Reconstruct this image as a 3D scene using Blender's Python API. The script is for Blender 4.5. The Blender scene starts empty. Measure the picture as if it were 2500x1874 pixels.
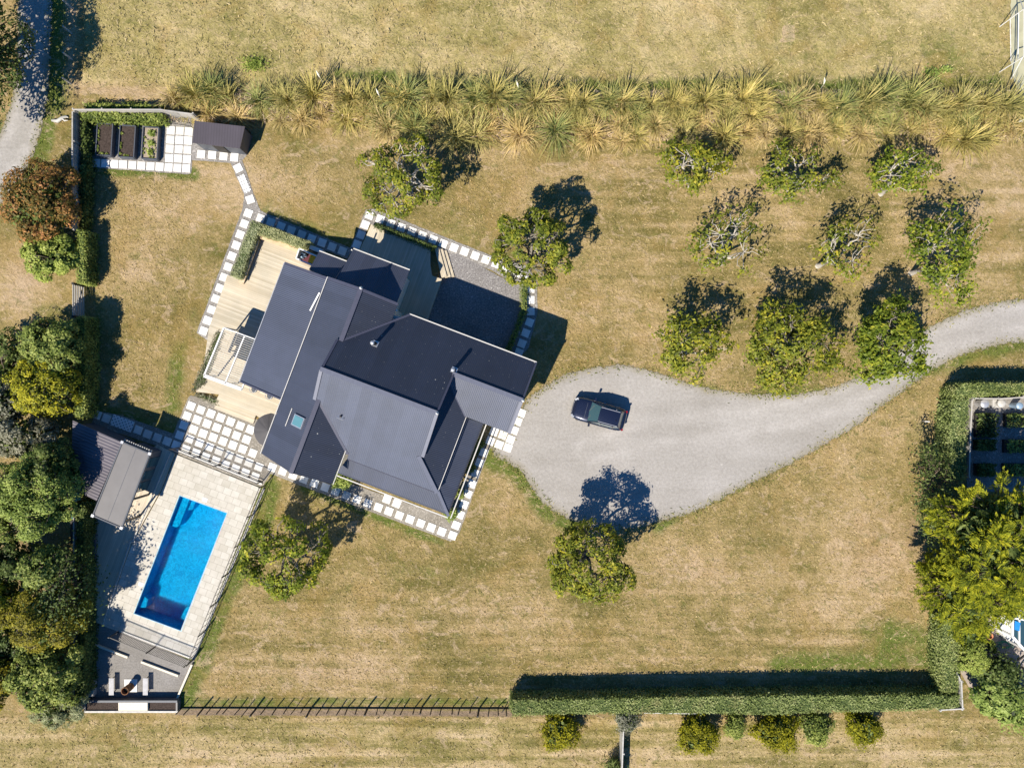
import bpy, math, random
import numpy as np
from mathutils import Vector

# ------------------------------------------------------------------ camera, world, sun, exposure
C = bpy.context.scene.collection
scene = bpy.context.scene
CAM_H, PXM = 54.0, 32.0          # metres above the lawn; plan scale in photo pixels per metre of ground
cam_d = bpy.data.cameras.new('camera'); cam = bpy.data.objects.new('camera', cam_d); C.objects.link(cam)
cam.location = (0, 0, CAM_H); cam.rotation_euler = (0, 0, 0)
cam_d.sensor_width = 36; cam_d.lens = 18 * CAM_H / (1250 / PXM)
cam_d.clip_start = 1; cam_d.clip_end = 2000
scene.camera = cam
SUN_EL, SUN_AZ = math.radians(49), math.radians(180 + 37)    # compass azimuth of the sun, +Y = north
w = bpy.data.worlds.new('World'); scene.world = w; w.use_nodes = True
nt = w.node_tree; bg = nt.nodes['Background']
sky = nt.nodes.new('ShaderNodeTexSky'); sky.sky_type = 'NISHITA'; sky.sun_disc = False
sky.sun_elevation = SUN_EL; sky.sun_rotation = SUN_AZ; sky.air_density = 1.3; sky.dust_density = 0.2; sky.ozone_density = 3.0
tint = nt.nodes.new('ShaderNodeMixRGB'); tint.blend_type = 'MULTIPLY'; tint.inputs[0].default_value = 1; tint.inputs[2].default_value = (.26, .72, 1.22, 1)
nt.links.new(sky.outputs[0], tint.inputs[1]); nt.links.new(tint.outputs[0], bg.inputs[0]); bg.inputs[1].default_value = 0.052
sun_d = bpy.data.lights.new('sun', 'SUN'); sun_d.energy = 4.8; sun_d.angle = math.radians(0.5); sun_d.color = (1, 0.915, 0.79)
sun = bpy.data.objects.new('sun', sun_d); C.objects.link(sun)
sdir = Vector((math.sin(SUN_AZ) * math.cos(SUN_EL), math.cos(SUN_AZ) * math.cos(SUN_EL), math.sin(SUN_EL)))
sun.rotation_euler = sdir.to_track_quat('Z', 'Y').to_euler(); sun.location = (-30, -40, 60)
scene.view_settings.view_transform = 'Standard'; scene.view_settings.look = 'None'
scene.view_settings.exposure = 0.75; scene.view_settings.gamma = 1
scene.cycles.max_bounces = 5; scene.cycles.transparent_max_bounces = 8
scene.cycles.caustics_reflective = False; scene.cycles.caustics_refractive = False

# ------------------------------------------------------------------ plan helpers
def P(px, py, h=0.0):
    """plan point (photo-survey pixel) of something standing h metres above the lawn -> x, y"""
    k = (1 - h / CAM_H) / PXM
    return ((px - 1250) * k, (937 - py) * k)
def P3(px, py, h=0.0, z=None):
    x, y = P(px, py, h); return (x, y, h if z is None else z)
TH = math.radians(20.8)
OX, OY = P(1067, 1010, 7.6)
def HW(a, b):                     # house frame (a along the ridge to the ESE, b to the NNE) -> world
    return (OX + a * math.cos(TH) + b * math.sin(TH), OY - a * math.sin(TH) + b * math.cos(TH))

class MB:
    def __init__(s): s.v = []; s.f = []; s.m = []; s.rib = None
    def add(s, vs, fs, mi=0):
        o = len(s.v); s.v += [tuple(v) for v in vs]; s.f += [tuple(i + o for i in f) for f in fs]; s.m += [mi] * len(fs); return s
    def box(s, c, d, rz=0, mi=0, rx=0, tilt=0):
        cx, cy, cz = c; dx, dy, dz = d[0] / 2, d[1] / 2, d[2] / 2
        vs = []
        for k in (-1, 1):
            for (i, j) in ((-1, -1), (1, -1), (1, 1), (-1, 1)):
                x, y, z = i * dx, j * dy, k * dz
                if rx: y, z = y * math.cos(rx) - z * math.sin(rx), y * math.sin(rx) + z * math.cos(rx)
                if tilt: x, z = x * math.cos(tilt) + z * math.sin(tilt), -x * math.sin(tilt) + z * math.cos(tilt)
                vs.append((cx + x * math.cos(rz) - y * math.sin(rz), cy + x * math.sin(rz) + y * math.cos(rz), cz + z))
        return s.add(vs, [(3, 2, 1, 0), (4, 5, 6, 7), (0, 1, 5, 4), (1, 2, 6, 5), (2, 3, 7, 6), (3, 0, 4, 7)], mi)
    def bar(s, p, q, w, h=None, mi=0):
        p, q = Vector(p), Vector(q); d = q - p; L = d.length
        if L < 1e-6: return s
        h = h or w; d.normalize()
        u = d.cross(Vector((0, 0, 1)))
        if u.length < 1e-3: u = Vector((1, 0, 0))
        u.normalize(); n = u.cross(d)
        vs = [pp + u * (i * w / 2) + n * (j * h / 2) for pp in (p, q) for (i, j) in ((-1, -1), (1, -1), (1, 1), (-1, 1))]
        return s.add(vs, [(3, 2, 1, 0), (4, 5, 6, 7), (0, 1, 5, 4), (1, 2, 6, 5), (2, 3, 7, 6), (3, 0, 4, 7)], mi)
    def tube(s, pts, rs, n=6, mi=0, cap=True):
        rings = []; o = len(s.v)
        pts = [Vector(p) for p in pts]
        for i, p in enumerate(pts):
            d = (pts[min(i + 1, len(pts) - 1)] - pts[max(i - 1, 0)])
            if d.length < 1e-6: d = Vector((0, 0, 1))
            d.normalize()
            u = d.cross(Vector((0.3, 0.2, 1))) if abs(d.z) < .9 else d.cross(Vector((1, 0, 0)))
            u.normalize(); vv = d.cross(u)
            for k in range(n):
                t = 2 * math.pi * k / n
                s.v.append(tuple(p + (u * math.cos(t) + vv * math.sin(t)) * rs[i]))
        for i in range(len(pts) - 1):
            for k in range(n):
                s.f.append((o + i * n + k, o + i * n + (k + 1) % n, o + (i + 1) * n + (k + 1) % n, o + (i + 1) * n + k)); s.m.append(mi)
        if cap:
            s.f.append(tuple(o + k for k in range(n))); s.m.append(mi)
            s.f.append(tuple(o + (len(pts) - 1) * n + k for k in reversed(range(n)))); s.m.append(mi)
        return s
    def lathe(s, c, prof, n=16, mi=0):
        o = len(s.v)
        for (r, z) in prof:
            for k in range(n):
                t = 2 * math.pi * k / n; s.v.append((c[0] + r * math.cos(t), c[1] + r * math.sin(t), c[2] + z))
        for i in range(len(prof) - 1):
            for k in range(n):
                s.f.append((o + i * n + k, o + i * n + (k + 1) % n, o + (i + 1) * n + (k + 1) % n, o + (i + 1) * n + k)); s.m.append(mi)
        s.f.append(tuple(o + (len(prof) - 1) * n + k for k in range(n))); s.m.append(mi)
        return s
    def prism(s, poly, z0, z1, mi=0):
        a = sum(poly[i][0] * poly[(i + 1) % len(poly)][1] - poly[(i + 1) % len(poly)][0] * poly[i][1] for i in range(len(poly)))
        if a < 0: poly = poly[::-1]
        n = len(poly)
        vs = [(x, y, z0) for x, y in poly] + [(x, y, z1) for x, y in poly]
        fs = [tuple(range(n, 2 * n)), tuple(range(n - 1, -1, -1))] + [(i, (i + 1) % n, n + (i + 1) % n, n + i) for i in range(n)]
        return s.add(vs, fs, mi)
    def mesh(s, name, mats):
        me = bpy.data.meshes.new(name); me.from_pydata(s.v, [], s.f)
        for m in (mats if isinstance(mats, (list, tuple)) else [mats]): me.materials.append(m)
        if any(s.m): me.polygons.foreach_set('material_index', s.m)
        if s.rib is not None:
            at = me.attributes.new('rib', 'FLOAT', 'POINT'); at.data.foreach_set('value', s.rib)
        me.update(); return me
    def obj(s, name, mats, parent=None, smooth=False):
        me = s.mesh(name, mats)
        if smooth: me.polygons.foreach_set('use_smooth', [True] * len(me.polygons))
        o = bpy.data.objects.new(name, me); C.objects.link(o)
        if parent:
            o.parent = parent; l = root_loc(parent)
            if l.length > 0 or root_rot(parent): o.matrix_parent_inverse = world_m(parent).inverted()
        return o
from mathutils import Matrix
def world_m(o):
    m = Matrix.Translation(o.location) @ o.rotation_euler.to_matrix().to_4x4()
    return (world_m(o.parent) @ o.matrix_parent_inverse @ m) if o.parent else m
def root_loc(o): return world_m(o).to_translation()
def root_rot(o): return world_m(o).to_euler().z != 0

def fan(name, polys, mats, z, parent=None):
    """flat sheet from one polygon (list of xy), triangulated"""
    import bmesh
    bm = bmesh.new()
    for poly in polys:
        f = bm.faces.new([bm.verts.new((x, y, z)) for x, y in poly])
        if f.normal.z < 0: f.normal_flip()
        f.normal_update()
        if f.normal.z < 0: f.normal_flip()
    bmesh.ops.triangulate(bm, faces=bm.faces[:], ngon_method='EAR_CLIP')
    me = bpy.data.meshes.new(name); bm.to_mesh(me); bm.free()
    me.materials.append(mats); o = bpy.data.objects.new(name, me); C.objects.link(o)
    if parent: o.parent = parent; o.matrix_parent_inverse = world_m(parent).inverted()
    return o
def tag(o, label=None, cat=None, group=None, kind=None):
    if label: o['label'] = label
    if cat: o['category'] = cat
    if group: o['group'] = group
    if kind: o['kind'] = kind
    return o
def thing(name, loc, label, cat, group=None, rz=0):
    o = bpy.data.objects.new(name, None); C.objects.link(o); o.empty_display_size = .3
    o.location = loc if len(loc) == 3 else (loc[0], loc[1], 0); o.rotation_euler = (0, 0, rz)
    return tag(o, label, cat, group)
def copy_tree(o, parent=None):
    c = o.copy(); C.objects.link(c)
    if parent: c.parent = parent
    for ch in list(o.children): copy_tree(ch, c)
    return c
ORD = ['first', 'second', 'third', 'fourth', 'fifth', 'sixth', 'seventh', 'eighth', 'ninth', 'tenth', 'eleventh', 'twelfth', 'thirteenth',
       'fourteenth', 'fifteenth', 'sixteenth', 'seventeenth', 'eighteenth', 'nineteenth', 'twentieth']
TENS = {20: 'twenty', 30: 'thirty', 40: 'forty'}
def nth(i):
    i += 1
    if i <= 20: return ORD[i - 1]
    t = i // 10 * 10
    return {30: 'thirtieth', 40: 'fortieth'}[i] if i == t else TENS[t] + '-' + ORD[i - t - 1]

# ------------------------------------------------------------------ materials
def mat(name):
    m = bpy.data.materials.new(name); m.use_nodes = True
    n = m.node_tree.nodes; b = n['Principled BSDF']; return m, n, m.node_tree.links, b
def nnew(n, t, **k):
    x = n.new('ShaderNode' + t)
    for a, v in k.items(): setattr(x, a, v)
    return x
def ramp(n, l, src, stops):
    r = nnew(n, 'ValToRGB'); cr = r.color_ramp
    while len(cr.elements) < len(stops): cr.elements.new(.5)
    for e, (p, c) in zip(cr.elements, stops): e.position = p; e.color = (*c, 1) if len(c) == 3 else c
    l.new(src, r.inputs[0]); return r.outputs[0]
def noise(n, l, scale, detail=4, rough=.55, vec=None, dist=0):
    t = nnew(n, 'TexNoise'); t.inputs['Scale'].default_value = scale; t.inputs['Detail'].default_value = detail
    t.inputs['Roughness'].default_value = rough; t.inputs['Distortion'].default_value = dist
    if vec is not None: l.new(vec, t.inputs['Vector'])
    return t.outputs['Fac']
def coords(n, l, scale=(1, 1, 1), rot=0, kind='Object'):
    tc = nnew(n, 'TexCoord'); mp = nnew(n, 'Mapping')
    mp.inputs['Scale'].default_value = scale; mp.inputs['Rotation'].default_value = (0, 0, rot)
    l.new(tc.outputs[kind], mp.inputs['Vector']); return mp.outputs[0]
def worldpos(n, l, scale=(1, 1, 1), rot=0):
    g = nnew(n, 'NewGeometry'); mp = nnew(n, 'Mapping')
    mp.inputs['Scale'].default_value = scale; mp.inputs['Rotation'].default_value = (0, 0, rot)
    l.new(g.outputs['Position'], mp.inputs['Vector']); return mp.outputs[0]
def mix(n, l, fac, a, b, bt='MIX'):
    m = nnew(n, 'MixRGB', blend_type=bt)
    for s, v in zip(m.inputs, (fac, a, b)):
        if isinstance(v, (int, float)): s.default_value = v
        elif isinstance(v, tuple): s.default_value = (*v, 1)
        else: l.new(v, s)
    return m.outputs[0]
def math_(n, l, op, a, b=0.0, clamp=False):
    m = nnew(n, 'Math', operation=op, use_clamp=clamp)
    for s, v in zip(m.inputs, (a, b)):
        if isinstance(v, (int, float)): s.default_value = v
        else: l.new(v, s)
    return m.outputs[0]
def maprange(n, l, v, a, b, c=0.0, d=1.0):
    m = nnew(n, 'MapRange', interpolation_type='SMOOTHSTEP'); l.new(v, m.inputs[0])
    for i, x in enumerate((a, b, c, d)): m.inputs[i + 1].default_value = x
    return m.outputs[0]
def bump(n, l, b, h, strength=.5, dist=.05):
    bp = nnew(n, 'Bump'); bp.inputs['Strength'].default_value = strength; bp.inputs['Distance'].default_value = dist
    l.new(h, bp.inputs['Height']); l.new(bp.outputs[0], b.inputs['Normal'])
def simple(name, col, rough=.6, metal=0, var=.15, nscale=6, spec=.4, bumps=0):
    m, n, l, b = mat(name)
    v = worldpos(n, l)
    f = noise(n, l, nscale, 5, .6, v)
    c = mix(n, l, 1.0, col, ramp(n, l, f, [(.3, (1 - var,) * 3), (.7, (1 + var,) * 3)]), 'MULTIPLY')
    l.new(c, b.inputs['Base Color']); b.inputs['Roughness'].default_value = rough; b.inputs['Metallic'].default_value = metal
    b.inputs['Specular IOR Level'].default_value = spec
    if bumps: bump(n, l, b, f, bumps, .02)
    return m
def gravel(name, dark, mid, light, sc=9, big=.35, speck=.75, edge=False):
    m, n, l, b = mat(name); v = worldpos(n, l)
    vo = nnew(n, 'TexVoronoi'); vo.inputs['Scale'].default_value = sc; l.new(v, vo.inputs['Vector'])
    f = noise(n, l, sc * .7, 6, .75, v)
    c = ramp(n, l, f, [(.32, dark), (.5, mid), (.68, light)])
    sp = ramp(n, l, vo.outputs['Color'], [(speck, (0, 0, 0)), (speck + .06, (1, 1, 1))])
    c = mix(n, l, math_(n, l, 'MULTIPLY', sp, .55), c, tuple(min(1, x * 1.5) for x in light))
    g = noise(n, l, big, 4, .6, v)
    if sc < 8: g = math_(n, l, 'ADD', math_(n, l, 'MULTIPLY', g, .6), math_(n, l, 'MULTIPLY', noise(n, l, 1, 4, .6, worldpos(n, l, (.12, .75, 1), -.35)), .4))
    c = mix(n, l, 1.0, c, ramp(n, l, g, [(.36, (.86, .85, .83)), (.64, (1.12, 1.12, 1.13))]), 'MULTIPLY')
    l.new(c, b.inputs['Base Color']); b.inputs['Roughness'].default_value = .9; b.inputs['Specular IOR Level'].default_value = .15
    bump(n, l, b, f, .7, .05)
    if edge:   # worn wheel tracks and a ragged margin where the gravel thins out into the grass
        sd = nnew(n, 'Attribute', attribute_name='inside').outputs['Fac']; tk = nnew(n, 'Attribute', attribute_name='track').outputs['Fac']
        tn_ = noise(n, l, .8, 4, .6, v)
        tk = math_(n, l, 'MULTIPLY', tk, maprange(n, l, tn_, .35, .6, .3, 1.0))
        c = mix(n, l, 1.0, c, mix(n, l, tk, (1.03, 1.02, 1.0), (1.17, 1.16, 1.15)), 'MULTIPLY')
        e_ = maprange(n, l, math_(n, l, 'ADD', sd, math_(n, l, 'MULTIPLY', math_(n, l, 'SUBTRACT', tn_, .5), .9)), -.1, .7)
        c = mix(n, l, math_(n, l, 'SUBTRACT', 1, e_), c, mix(n, l, .5, c, (.20, .17, .09)))
        l.new(c, b.inputs['Base Color'])
        en = math_(n, l, 'ADD', math_(n, l, 'MULTIPLY', math_(n, l, 'SUBTRACT', noise(n, l, 2.2, 5, .75, v), .5), .9), math_(n, l, 'MULTIPLY', math_(n, l, 'SUBTRACT', noise(n, l, 9, 3, .7, v), .5), .35))
        al = maprange(n, l, math_(n, l, 'ADD', sd, en), -.05, .09); tr = nnew(n, 'BsdfTransparent'); ms = nnew(n, 'MixShader')
        l.new(al, ms.inputs[0]); l.new(tr.outputs[0], ms.inputs[1]); l.new(b.outputs[0], ms.inputs[2]); l.new(ms.outputs[0], n['Material Output'].inputs[0])
    return m
def timber(name, c0, c1, rot, board=.14, gap=.10, rough=.7):
    m, n, l, b = mat(name)
    v = worldpos(n, l, (1, 1, 1), rot)
    sx = nnew(n, 'SeparateXYZ'); l.new(v, sx.inputs[0])
    q = math_(n, l, 'DIVIDE', sx.outputs[1], board)
    fr = math_(n, l, 'FRACT', q); fl = math_(n, l, 'FLOOR', q)
    wn = nnew(n, 'TexWhiteNoise', noise_dimensions='1D'); l.new(fl, wn.inputs['W'])
    v2 = worldpos(n, l, (.6, .6, 1), rot); mp = nnew(n, 'Mapping'); mp.inputs['Scale'].default_value = (1, 14, 1); l.new(v2, mp.inputs[0])
    g = noise(n, l, 1.2, 6, .7, mp.outputs[0])
    f = math_(n, l, 'ADD', math_(n, l, 'MULTIPLY', wn.outputs[0], .5), math_(n, l, 'MULTIPLY', g, .6))
    c = ramp(n, l, f, [(.2, c0), (.85, c1)])
    gm = math_(n, l, 'LESS_THAN', fr, gap)
    c = mix(n, l, math_(n, l, 'MULTIPLY', gm, .4), c, tuple(x * .3 for x in c0))
    big = noise(n, l, .5, 4, .6, worldpos(n, l))
    c = mix(n, l, 1.0, c, ramp(n, l, big, [(.3, (.82, .84, .84)), (.7, (1.08, 1.05, 1.0))]), 'MULTIPLY')
    l.new(c, b.inputs['Base Color']); b.inputs['Roughness'].default_value = rough; b.inputs['Specular IOR Level'].default_value = .3
    bump(n, l, b, math_(n, l, 'SUBTRACT', 1, gm), .4, .01)
    return m
def roofing(name, col, rough=.42, period=.125, amp=.42, spots=False, tint=(1.25, 1.22, 1.3)):
    m, n, l, b = mat(name)
    at = nnew(n, 'Attribute', attribute_name='rib')
    s = math_(n, l, 'SINE', math_(n, l, 'MULTIPLY', at.outputs['Fac'], 2 * math.pi / period))
    h = math_(n, l, 'MULTIPLY_ADD', s, .5); m2 = h.node; m2.inputs[2].default_value = .5
    v = worldpos(n, l); f = noise(n, l, .9, 5, .6, v); f2 = noise(n, l, 14, 3, .7, v)
    sh = math_(n, l, 'FLOOR', math_(n, l, 'DIVIDE', at.outputs['Fac'], .76))
    wn = nnew(n, 'TexWhiteNoise', noise_dimensions='1D'); l.new(sh, wn.inputs['W'])
    c = mix(n, l, f, tuple(x * .82 for x in col), tuple(x * y for x, y in zip(col, tint)))
    c = mix(n, l, 1.0, c, ramp(n, l, wn.outputs[0], [(0, (.88,) * 3), (1, (1.1,) * 3)]), 'MULTIPLY')
    c = mix(n, l, math_(n, l, 'MULTIPLY', f2, .18), c, (.14, .13, .12))
    if spots:
        vo = nnew(n, 'TexVoronoi'); vo.inputs['Scale'].default_value = 1.1; vo.inputs['Randomness'].default_value = 1; l.new(v, vo.inputs['Vector'])
        d = math_(n, l, 'LESS_THAN', math_(n, l, 'ADD', vo.outputs['Distance'], math_(n, l, 'MULTIPLY', noise(n, l, .4, 2, .5, v), .10)), .085)
        vo2 = nnew(n, 'TexVoronoi'); vo2.inputs['Scale'].default_value = 4; l.new(v, vo2.inputs['Vector'])
        d2 = math_(n, l, 'LESS_THAN', vo2.outputs['Distance'], math_(n, l, 'MULTIPLY', noise(n, l, 2, 2, .5, v), .16))
        c = mix(n, l, math_(n, l, 'MAXIMUM', d, math_(n, l, 'MULTIPLY', d2, .25)), c, (.5, .5, .46))
    l.new(c, b.inputs['Base Color']); b.inputs['Roughness'].default_value = rough; b.inputs['Metallic'].default_value = .0
    b.inputs['Specular IOR Level'].default_value = .5
    bump(n, l, b, h, amp, .035); return m
def leafmat(name, cols, yellow=0.0, gloss=.5, trans=.3, dark=1.32, patch=0):
    """leaf colour varies leaf by leaf (random per island) and clump by clump (noise)"""
    m, n, l, b = mat(name)
    g = nnew(n, 'NewGeometry'); oi = nnew(n, 'ObjectInfo')
    v = worldpos(n, l)
    cl = noise(n, l, .9, 3, .6, v)
    f = math_(n, l, 'ADD', math_(n, l, 'MULTIPLY', g.outputs['Random Per Island'], .6), math_(n, l, 'MULTIPLY', maprange(n, l, cl, .35, .65), .4))
    k = len(cols)
    c = ramp(n, l, f, [(.08 + .84 * i / (k - 1), tuple(x * dark for x in cc)) for i, cc in enumerate(cols)])
    c = mix(n, l, 1.0, c, ramp(n, l, oi.outputs['Random'], [(0, (.9, .93, .95)), (1, (1.1, 1.05, .95))]), 'MULTIPLY')
    if patch: c = mix(n, l, math_(n, l, 'MULTIPLY', maprange(n, l, noise(n, l, .45, 4, .65, v), .54, .66), patch), c, (.30, .24, .12))
    l.new(c, b.inputs['Base Color']); b.inputs['Roughness'].default_value = gloss; b.inputs['Specular IOR Level'].default_value = .15
    tr = nnew(n, 'BsdfTranslucent'); l.new(mix(n, l, 1.0, c, (1.2, 1.25, .5), 'MULTIPLY'), tr.inputs[0])
    ms = nnew(n, 'MixShader'); ms.inputs[0].default_value = trans
    l.new(b.outputs[0], ms.inputs[1]); l.new(tr.outputs[0], ms.inputs[2])
    l.new(ms.outputs[0], n['Material Output'].inputs[0]); return m

M = {}
M['gravel'] = gravel('grey_gravel', (.14, .132, .122), (.225, .213, .197), (.33, .315, .295), 12)
M['gravel_warm'] = gravel('warm_gravel', (.17, .155, .13), (.245, .225, .19), (.33, .305, .265), 12)
M['yard_gravel'] = gravel('pebble_gravel', (.10, .095, .095), (.20, .19, .185), (.36, .35, .335), 13, speck=.86)
M['firepit_gravel'] = gravel('fine_gravel', (.16, .15, .14), (.22, .21, .195), (.28, .265, .25), 12, speck=.93)
M['drive'] = gravel('driveway_gravel', (.255, .242, .228), (.30, .288, .272), (.35, .336, .32), 7, .16, speck=.95, edge=True)
M['lane'] = gravel('lane_gravel', (.26, .25, .235), (.31, .298, .282), (.36, .348, .33), 6, .2, speck=.95, edge=True)
M['paver'] = simple('concrete_paver', (.76, .75, .71), .8, var=.09, nscale=2.2, spec=.2)
m = M['paver']; n = m.node_tree.nodes; l = m.node_tree.links; b = n['Principled BSDF']; src = b.inputs['Base Color'].links[0].from_socket; oi = nnew(n, 'ObjectInfo')
c = mix(n, l, 1.0, src, ramp(n, l, oi.outputs['Random'], [(0, (.80, .79, .76)), (.35, (.97, .96, .94)), (1, (1.04, 1.04, 1.04))]), 'MULTIPLY'); l.new(c, b.inputs['Base Color'])
M['white'] = simple('white_paint', (.72, .72, .70), .45, var=.04, nscale=3)
M['offwhite'] = simple('weathered_white', (.44, .43, .40), .6, var=.2, nscale=5)
M['weatherboard'] = simple('weatherboard', (.74, .72, .66), .6, var=.05, nscale=2)
M['deck'] = timber('deck_boards', (.42, .365, .27), (.58, .52, .415), TH)
M['deck_side'] = timber('deck_boards_cross', (.42, .365, .27), (.56, .50, .40), TH + math.pi / 2)
M['deck_pool'] = timber('pool_deck_boards', (.46, .40, .31), (.64, .57, .46), TH + math.pi / 2)
M['bench_wood'] = simple('bench_timber', (.56, .43, .29), .7, var=.15, nscale=5)
M['bench_wood2'] = simple('bench_timber_orange', (.60, .43, .27), .7, var=.15, nscale=5)
M['fence_wood'] = timber('weathered_palings', (.30, .285, .265), (.50, .48, .45), 0, .15)
M['fence_wood_v'] = timber('weathered_rails', (.30, .285, .265), (.50, .48, .45), math.pi / 2, .15)
M['sleeper'] = simple('timber_sleeper', (.66, .60, .48), .7, var=.12, nscale=8)
M['dark_timber'] = simple('dark_timber', (.03, .028, .026), .7, var=.3)
M['roof'] = roofing('roof_iron_shaded', (.015, .022, .040), spots=True)  # shade painted in: darker iron for the north and east slopes
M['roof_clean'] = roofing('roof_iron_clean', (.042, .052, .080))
M['roof_sunlit'] = roofing('roof_iron_sunlit', (.060, .073, .106), amp=.5)  # sunlight painted in: paler copy of the iron for sunny slopes
M['roof_brown'] = roofing('roof_iron_brown', (.050, .043, .052), period=.2)
M['roof_pool'] = roofing('roof_iron_grey', (.12, .112, .13), period=.22, amp=.8)
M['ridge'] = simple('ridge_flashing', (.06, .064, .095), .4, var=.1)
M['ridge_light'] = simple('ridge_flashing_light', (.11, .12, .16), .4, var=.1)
M['gutter'] = simple('gutter_white', (.52, .51, .48), .4, var=.05)
M['black_metal'] = simple('black_metal', (.02, .02, .021), .4, var=.1)
M['steel'] = simple('galvanised_steel', (.55, .56, .58), .35, .6, var=.1)
M['wire'] = simple('fence_wire', (.16, .155, .15), .85, var=.1, spec=.1)
M['charcoal'] = simple('charcoal_paint', (.07, .08, .10), .55, var=.12)
M['panel_grey'] = simple('grey_panel', (.15, .145, .145), .55, var=.08, nscale=1.2)
M['soil'] = simple('garden_soil', (.055, .042, .036), .95, var=.5, nscale=12, spec=.1, bumps=.8)
M['soil_dry'] = simple('dry_soil', (.30, .25, .19), .95, var=.25, nscale=10, spec=.1, bumps=.6)
M['rust'] = simple('rusted_steel', (.22, .10, .04), .8, var=.35, nscale=14)
M['soot'] = simple('soot', (.015, .012, .01), .9, var=.3)
M['bark'] = simple('pale_bark', (.40, .37, .32), .8, var=.28, nscale=5, spec=.2, bumps=.4)
M['bark_grey'] = simple('grey_bark', (.22, .20, .165), .8, var=.28, nscale=5, spec=.2, bumps=.4)
M['bark_dark'] = simple('brown_bark', (.13, .10, .075), .85, var=.3, nscale=5, spec=.2, bumps=.4)
M['umbrella'] = simple('grey_canvas', (.075, .072, .075), .8, var=.06, nscale=2)
M['tyre'] = simple('rubber', (.02, .02, .02), .8, var=.1)
M['yellow'] = simple('yellow_plastic', (.72, .43, .01), .4, var=.05)
M['maroon'] = simple('maroon_cover', (.09, .02, .03), .7, var=.15)
M['tin_blue'] = simple('blue_grey_tin', (.30, .42, .55), .35, .3, var=.08)
M['terracotta'] = simple('terracotta', (.52, .20, .10), .8, var=.15)
M['hose_green'] = simple('green_hose', (.05, .30, .17), .5, var=.1)
M['blue_tarp'] = simple('blue_tarpaulin', (.02, .35, .58), .5, var=.2)
M['red_lamp'] = simple('red_lens', (.22, .01, .015), .2, var=.05)
M['dark_core'] = simple('hedge_interior', (.06, .085, .03), .95, var=.4, nscale=9, spec=.05)
m, n, l, b = mat('car_paint'); b.inputs['Base Color'].default_value = (.012, .017, .04, 1); b.inputs['Roughness'].default_value = .25
b.inputs['Metallic'].default_value = .35; b.inputs['Coat Weight'].default_value = 1; b.inputs['Coat Roughness'].default_value = .04
f = noise(n, l, 30, 3, .6, worldpos(n, l)); l.new(maprange(n, l, f, .3, .7, .2, .34), b.inputs['Roughness']); M['paint'] = m
m, n, l, b = mat('dark_glass'); b.inputs['Base Color'].default_value = (.03, .07, .085, 1); b.inputs['Roughness'].default_value = .03
b.inputs['Specular IOR Level'].default_value = .9; b.inputs['Coat Weight'].default_value = 1; M['glass'] = m
m, n, l, b = mat('teal_glass'); b.inputs['Base Color'].default_value = (.035, .08, .095, 1); b.inputs['Roughness'].default_value = .05
b.inputs['Specular IOR Level'].default_value = .8; M['glass_teal'] = m
m, n, l, b = mat('lamp_lens'); b.inputs['Base Color'].default_value = (.35, .37, .4, 1); b.inputs['Roughness'].default_value = .15; M['lens'] = m

# pool paving: irregular tiles
m, n, l, b = mat('limestone_paving'); v = worldpos(n, l, (1, 1, 1), TH)
br = nnew(n, 'TexBrick'); br.offset = .5; br.squash = 1.0; l.new(v, br.inputs['Vector'])
for k, x in (('Scale', 1.0), ('Mortar Size', .016), ('Mortar Smooth', .5), ('Bias', 0), ('Brick Width', .62), ('Row Height', .52)): br.inputs[k].default_value = x
br.inputs['Color1'].default_value = (.43, .405, .35, 1); br.inputs['Color2'].default_value = (.52, .50, .45, 1); br.inputs['Mortar'].default_value = (.30, .275, .23, 1)
st = noise(n, l, 1.6, 4, .6, worldpos(n, l)); sp = noise(n, l, .5, 3, .5, worldpos(n, l))
c = mix(n, l, 1.0, br.outputs[0], ramp(n, l, st, [(.3, (.9, .9, .88)), (.7, (1.07, 1.07, 1.08))]), 'MULTIPLY')
l.new(c, b.inputs['Base Color']); b.inputs['Roughness'].default_value = .8; b.inputs['Specular IOR Level'].default_value = .25
bump(n, l, b, br.outputs['Fac'], -.3, .01); M['paving'] = m
# lattice paver (pattern of rings)
m, n, l, b = mat('lattice_paver'); v = worldpos(n, l, (1, 1, 1), math.radians(25) + math.pi / 4)
ch = nnew(n, 'TexVoronoi'); ch.inputs['Scale'].default_value = 4.6; ch.inputs['Randomness'].default_value = 0; l.new(v, ch.inputs['Vector'])
c = ramp(n, l, ch.outputs['Distance'], [(.25, (.10, .10, .095)), (.34, (.74, .74, .72))])
l.new(c, b.inputs['Base Color']); b.inputs['Roughness'].default_value = .85; M['lattice'] = m

# ------------------------------------------------------------------ vegetation materials
M['leaf_orchard'] = leafmat('orchard_leaf', [(.06, .08, .012), (.13, .16, .02), (.22, .24, .03), (.38, .34, .035)], dark=1.08)
M['leaf_green'] = leafmat('mid_green_leaf', [(.045, .07, .018), (.115, .155, .035), (.20, .24, .06), (.29, .32, .10)])
M['leaf_lawn'] = leafmat('lawn_tree_leaf', [(.05, .08, .010), (.11, .15, .016), (.18, .22, .025), (.34, .33, .035)], dark=1.15)
M['leaf_bright'] = leafmat('bright_green_leaf', [(.075, .11, .022), (.15, .20, .042), (.235, .29, .07), (.33, .37, .11)])
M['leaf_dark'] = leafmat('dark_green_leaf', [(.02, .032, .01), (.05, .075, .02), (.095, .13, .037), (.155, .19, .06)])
M['leaf_bronze'] = leafmat('bronze_leaf', [(.05, .05, .015), (.10, .085, .025), (.22, .125, .04), (.34, .17, .08)])
M['leaf_olive'] = leafmat('olive_leaf', [(.06, .058, .008), (.13, .12, .014), (.21, .185, .02), (.30, .26, .03)])
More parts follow.
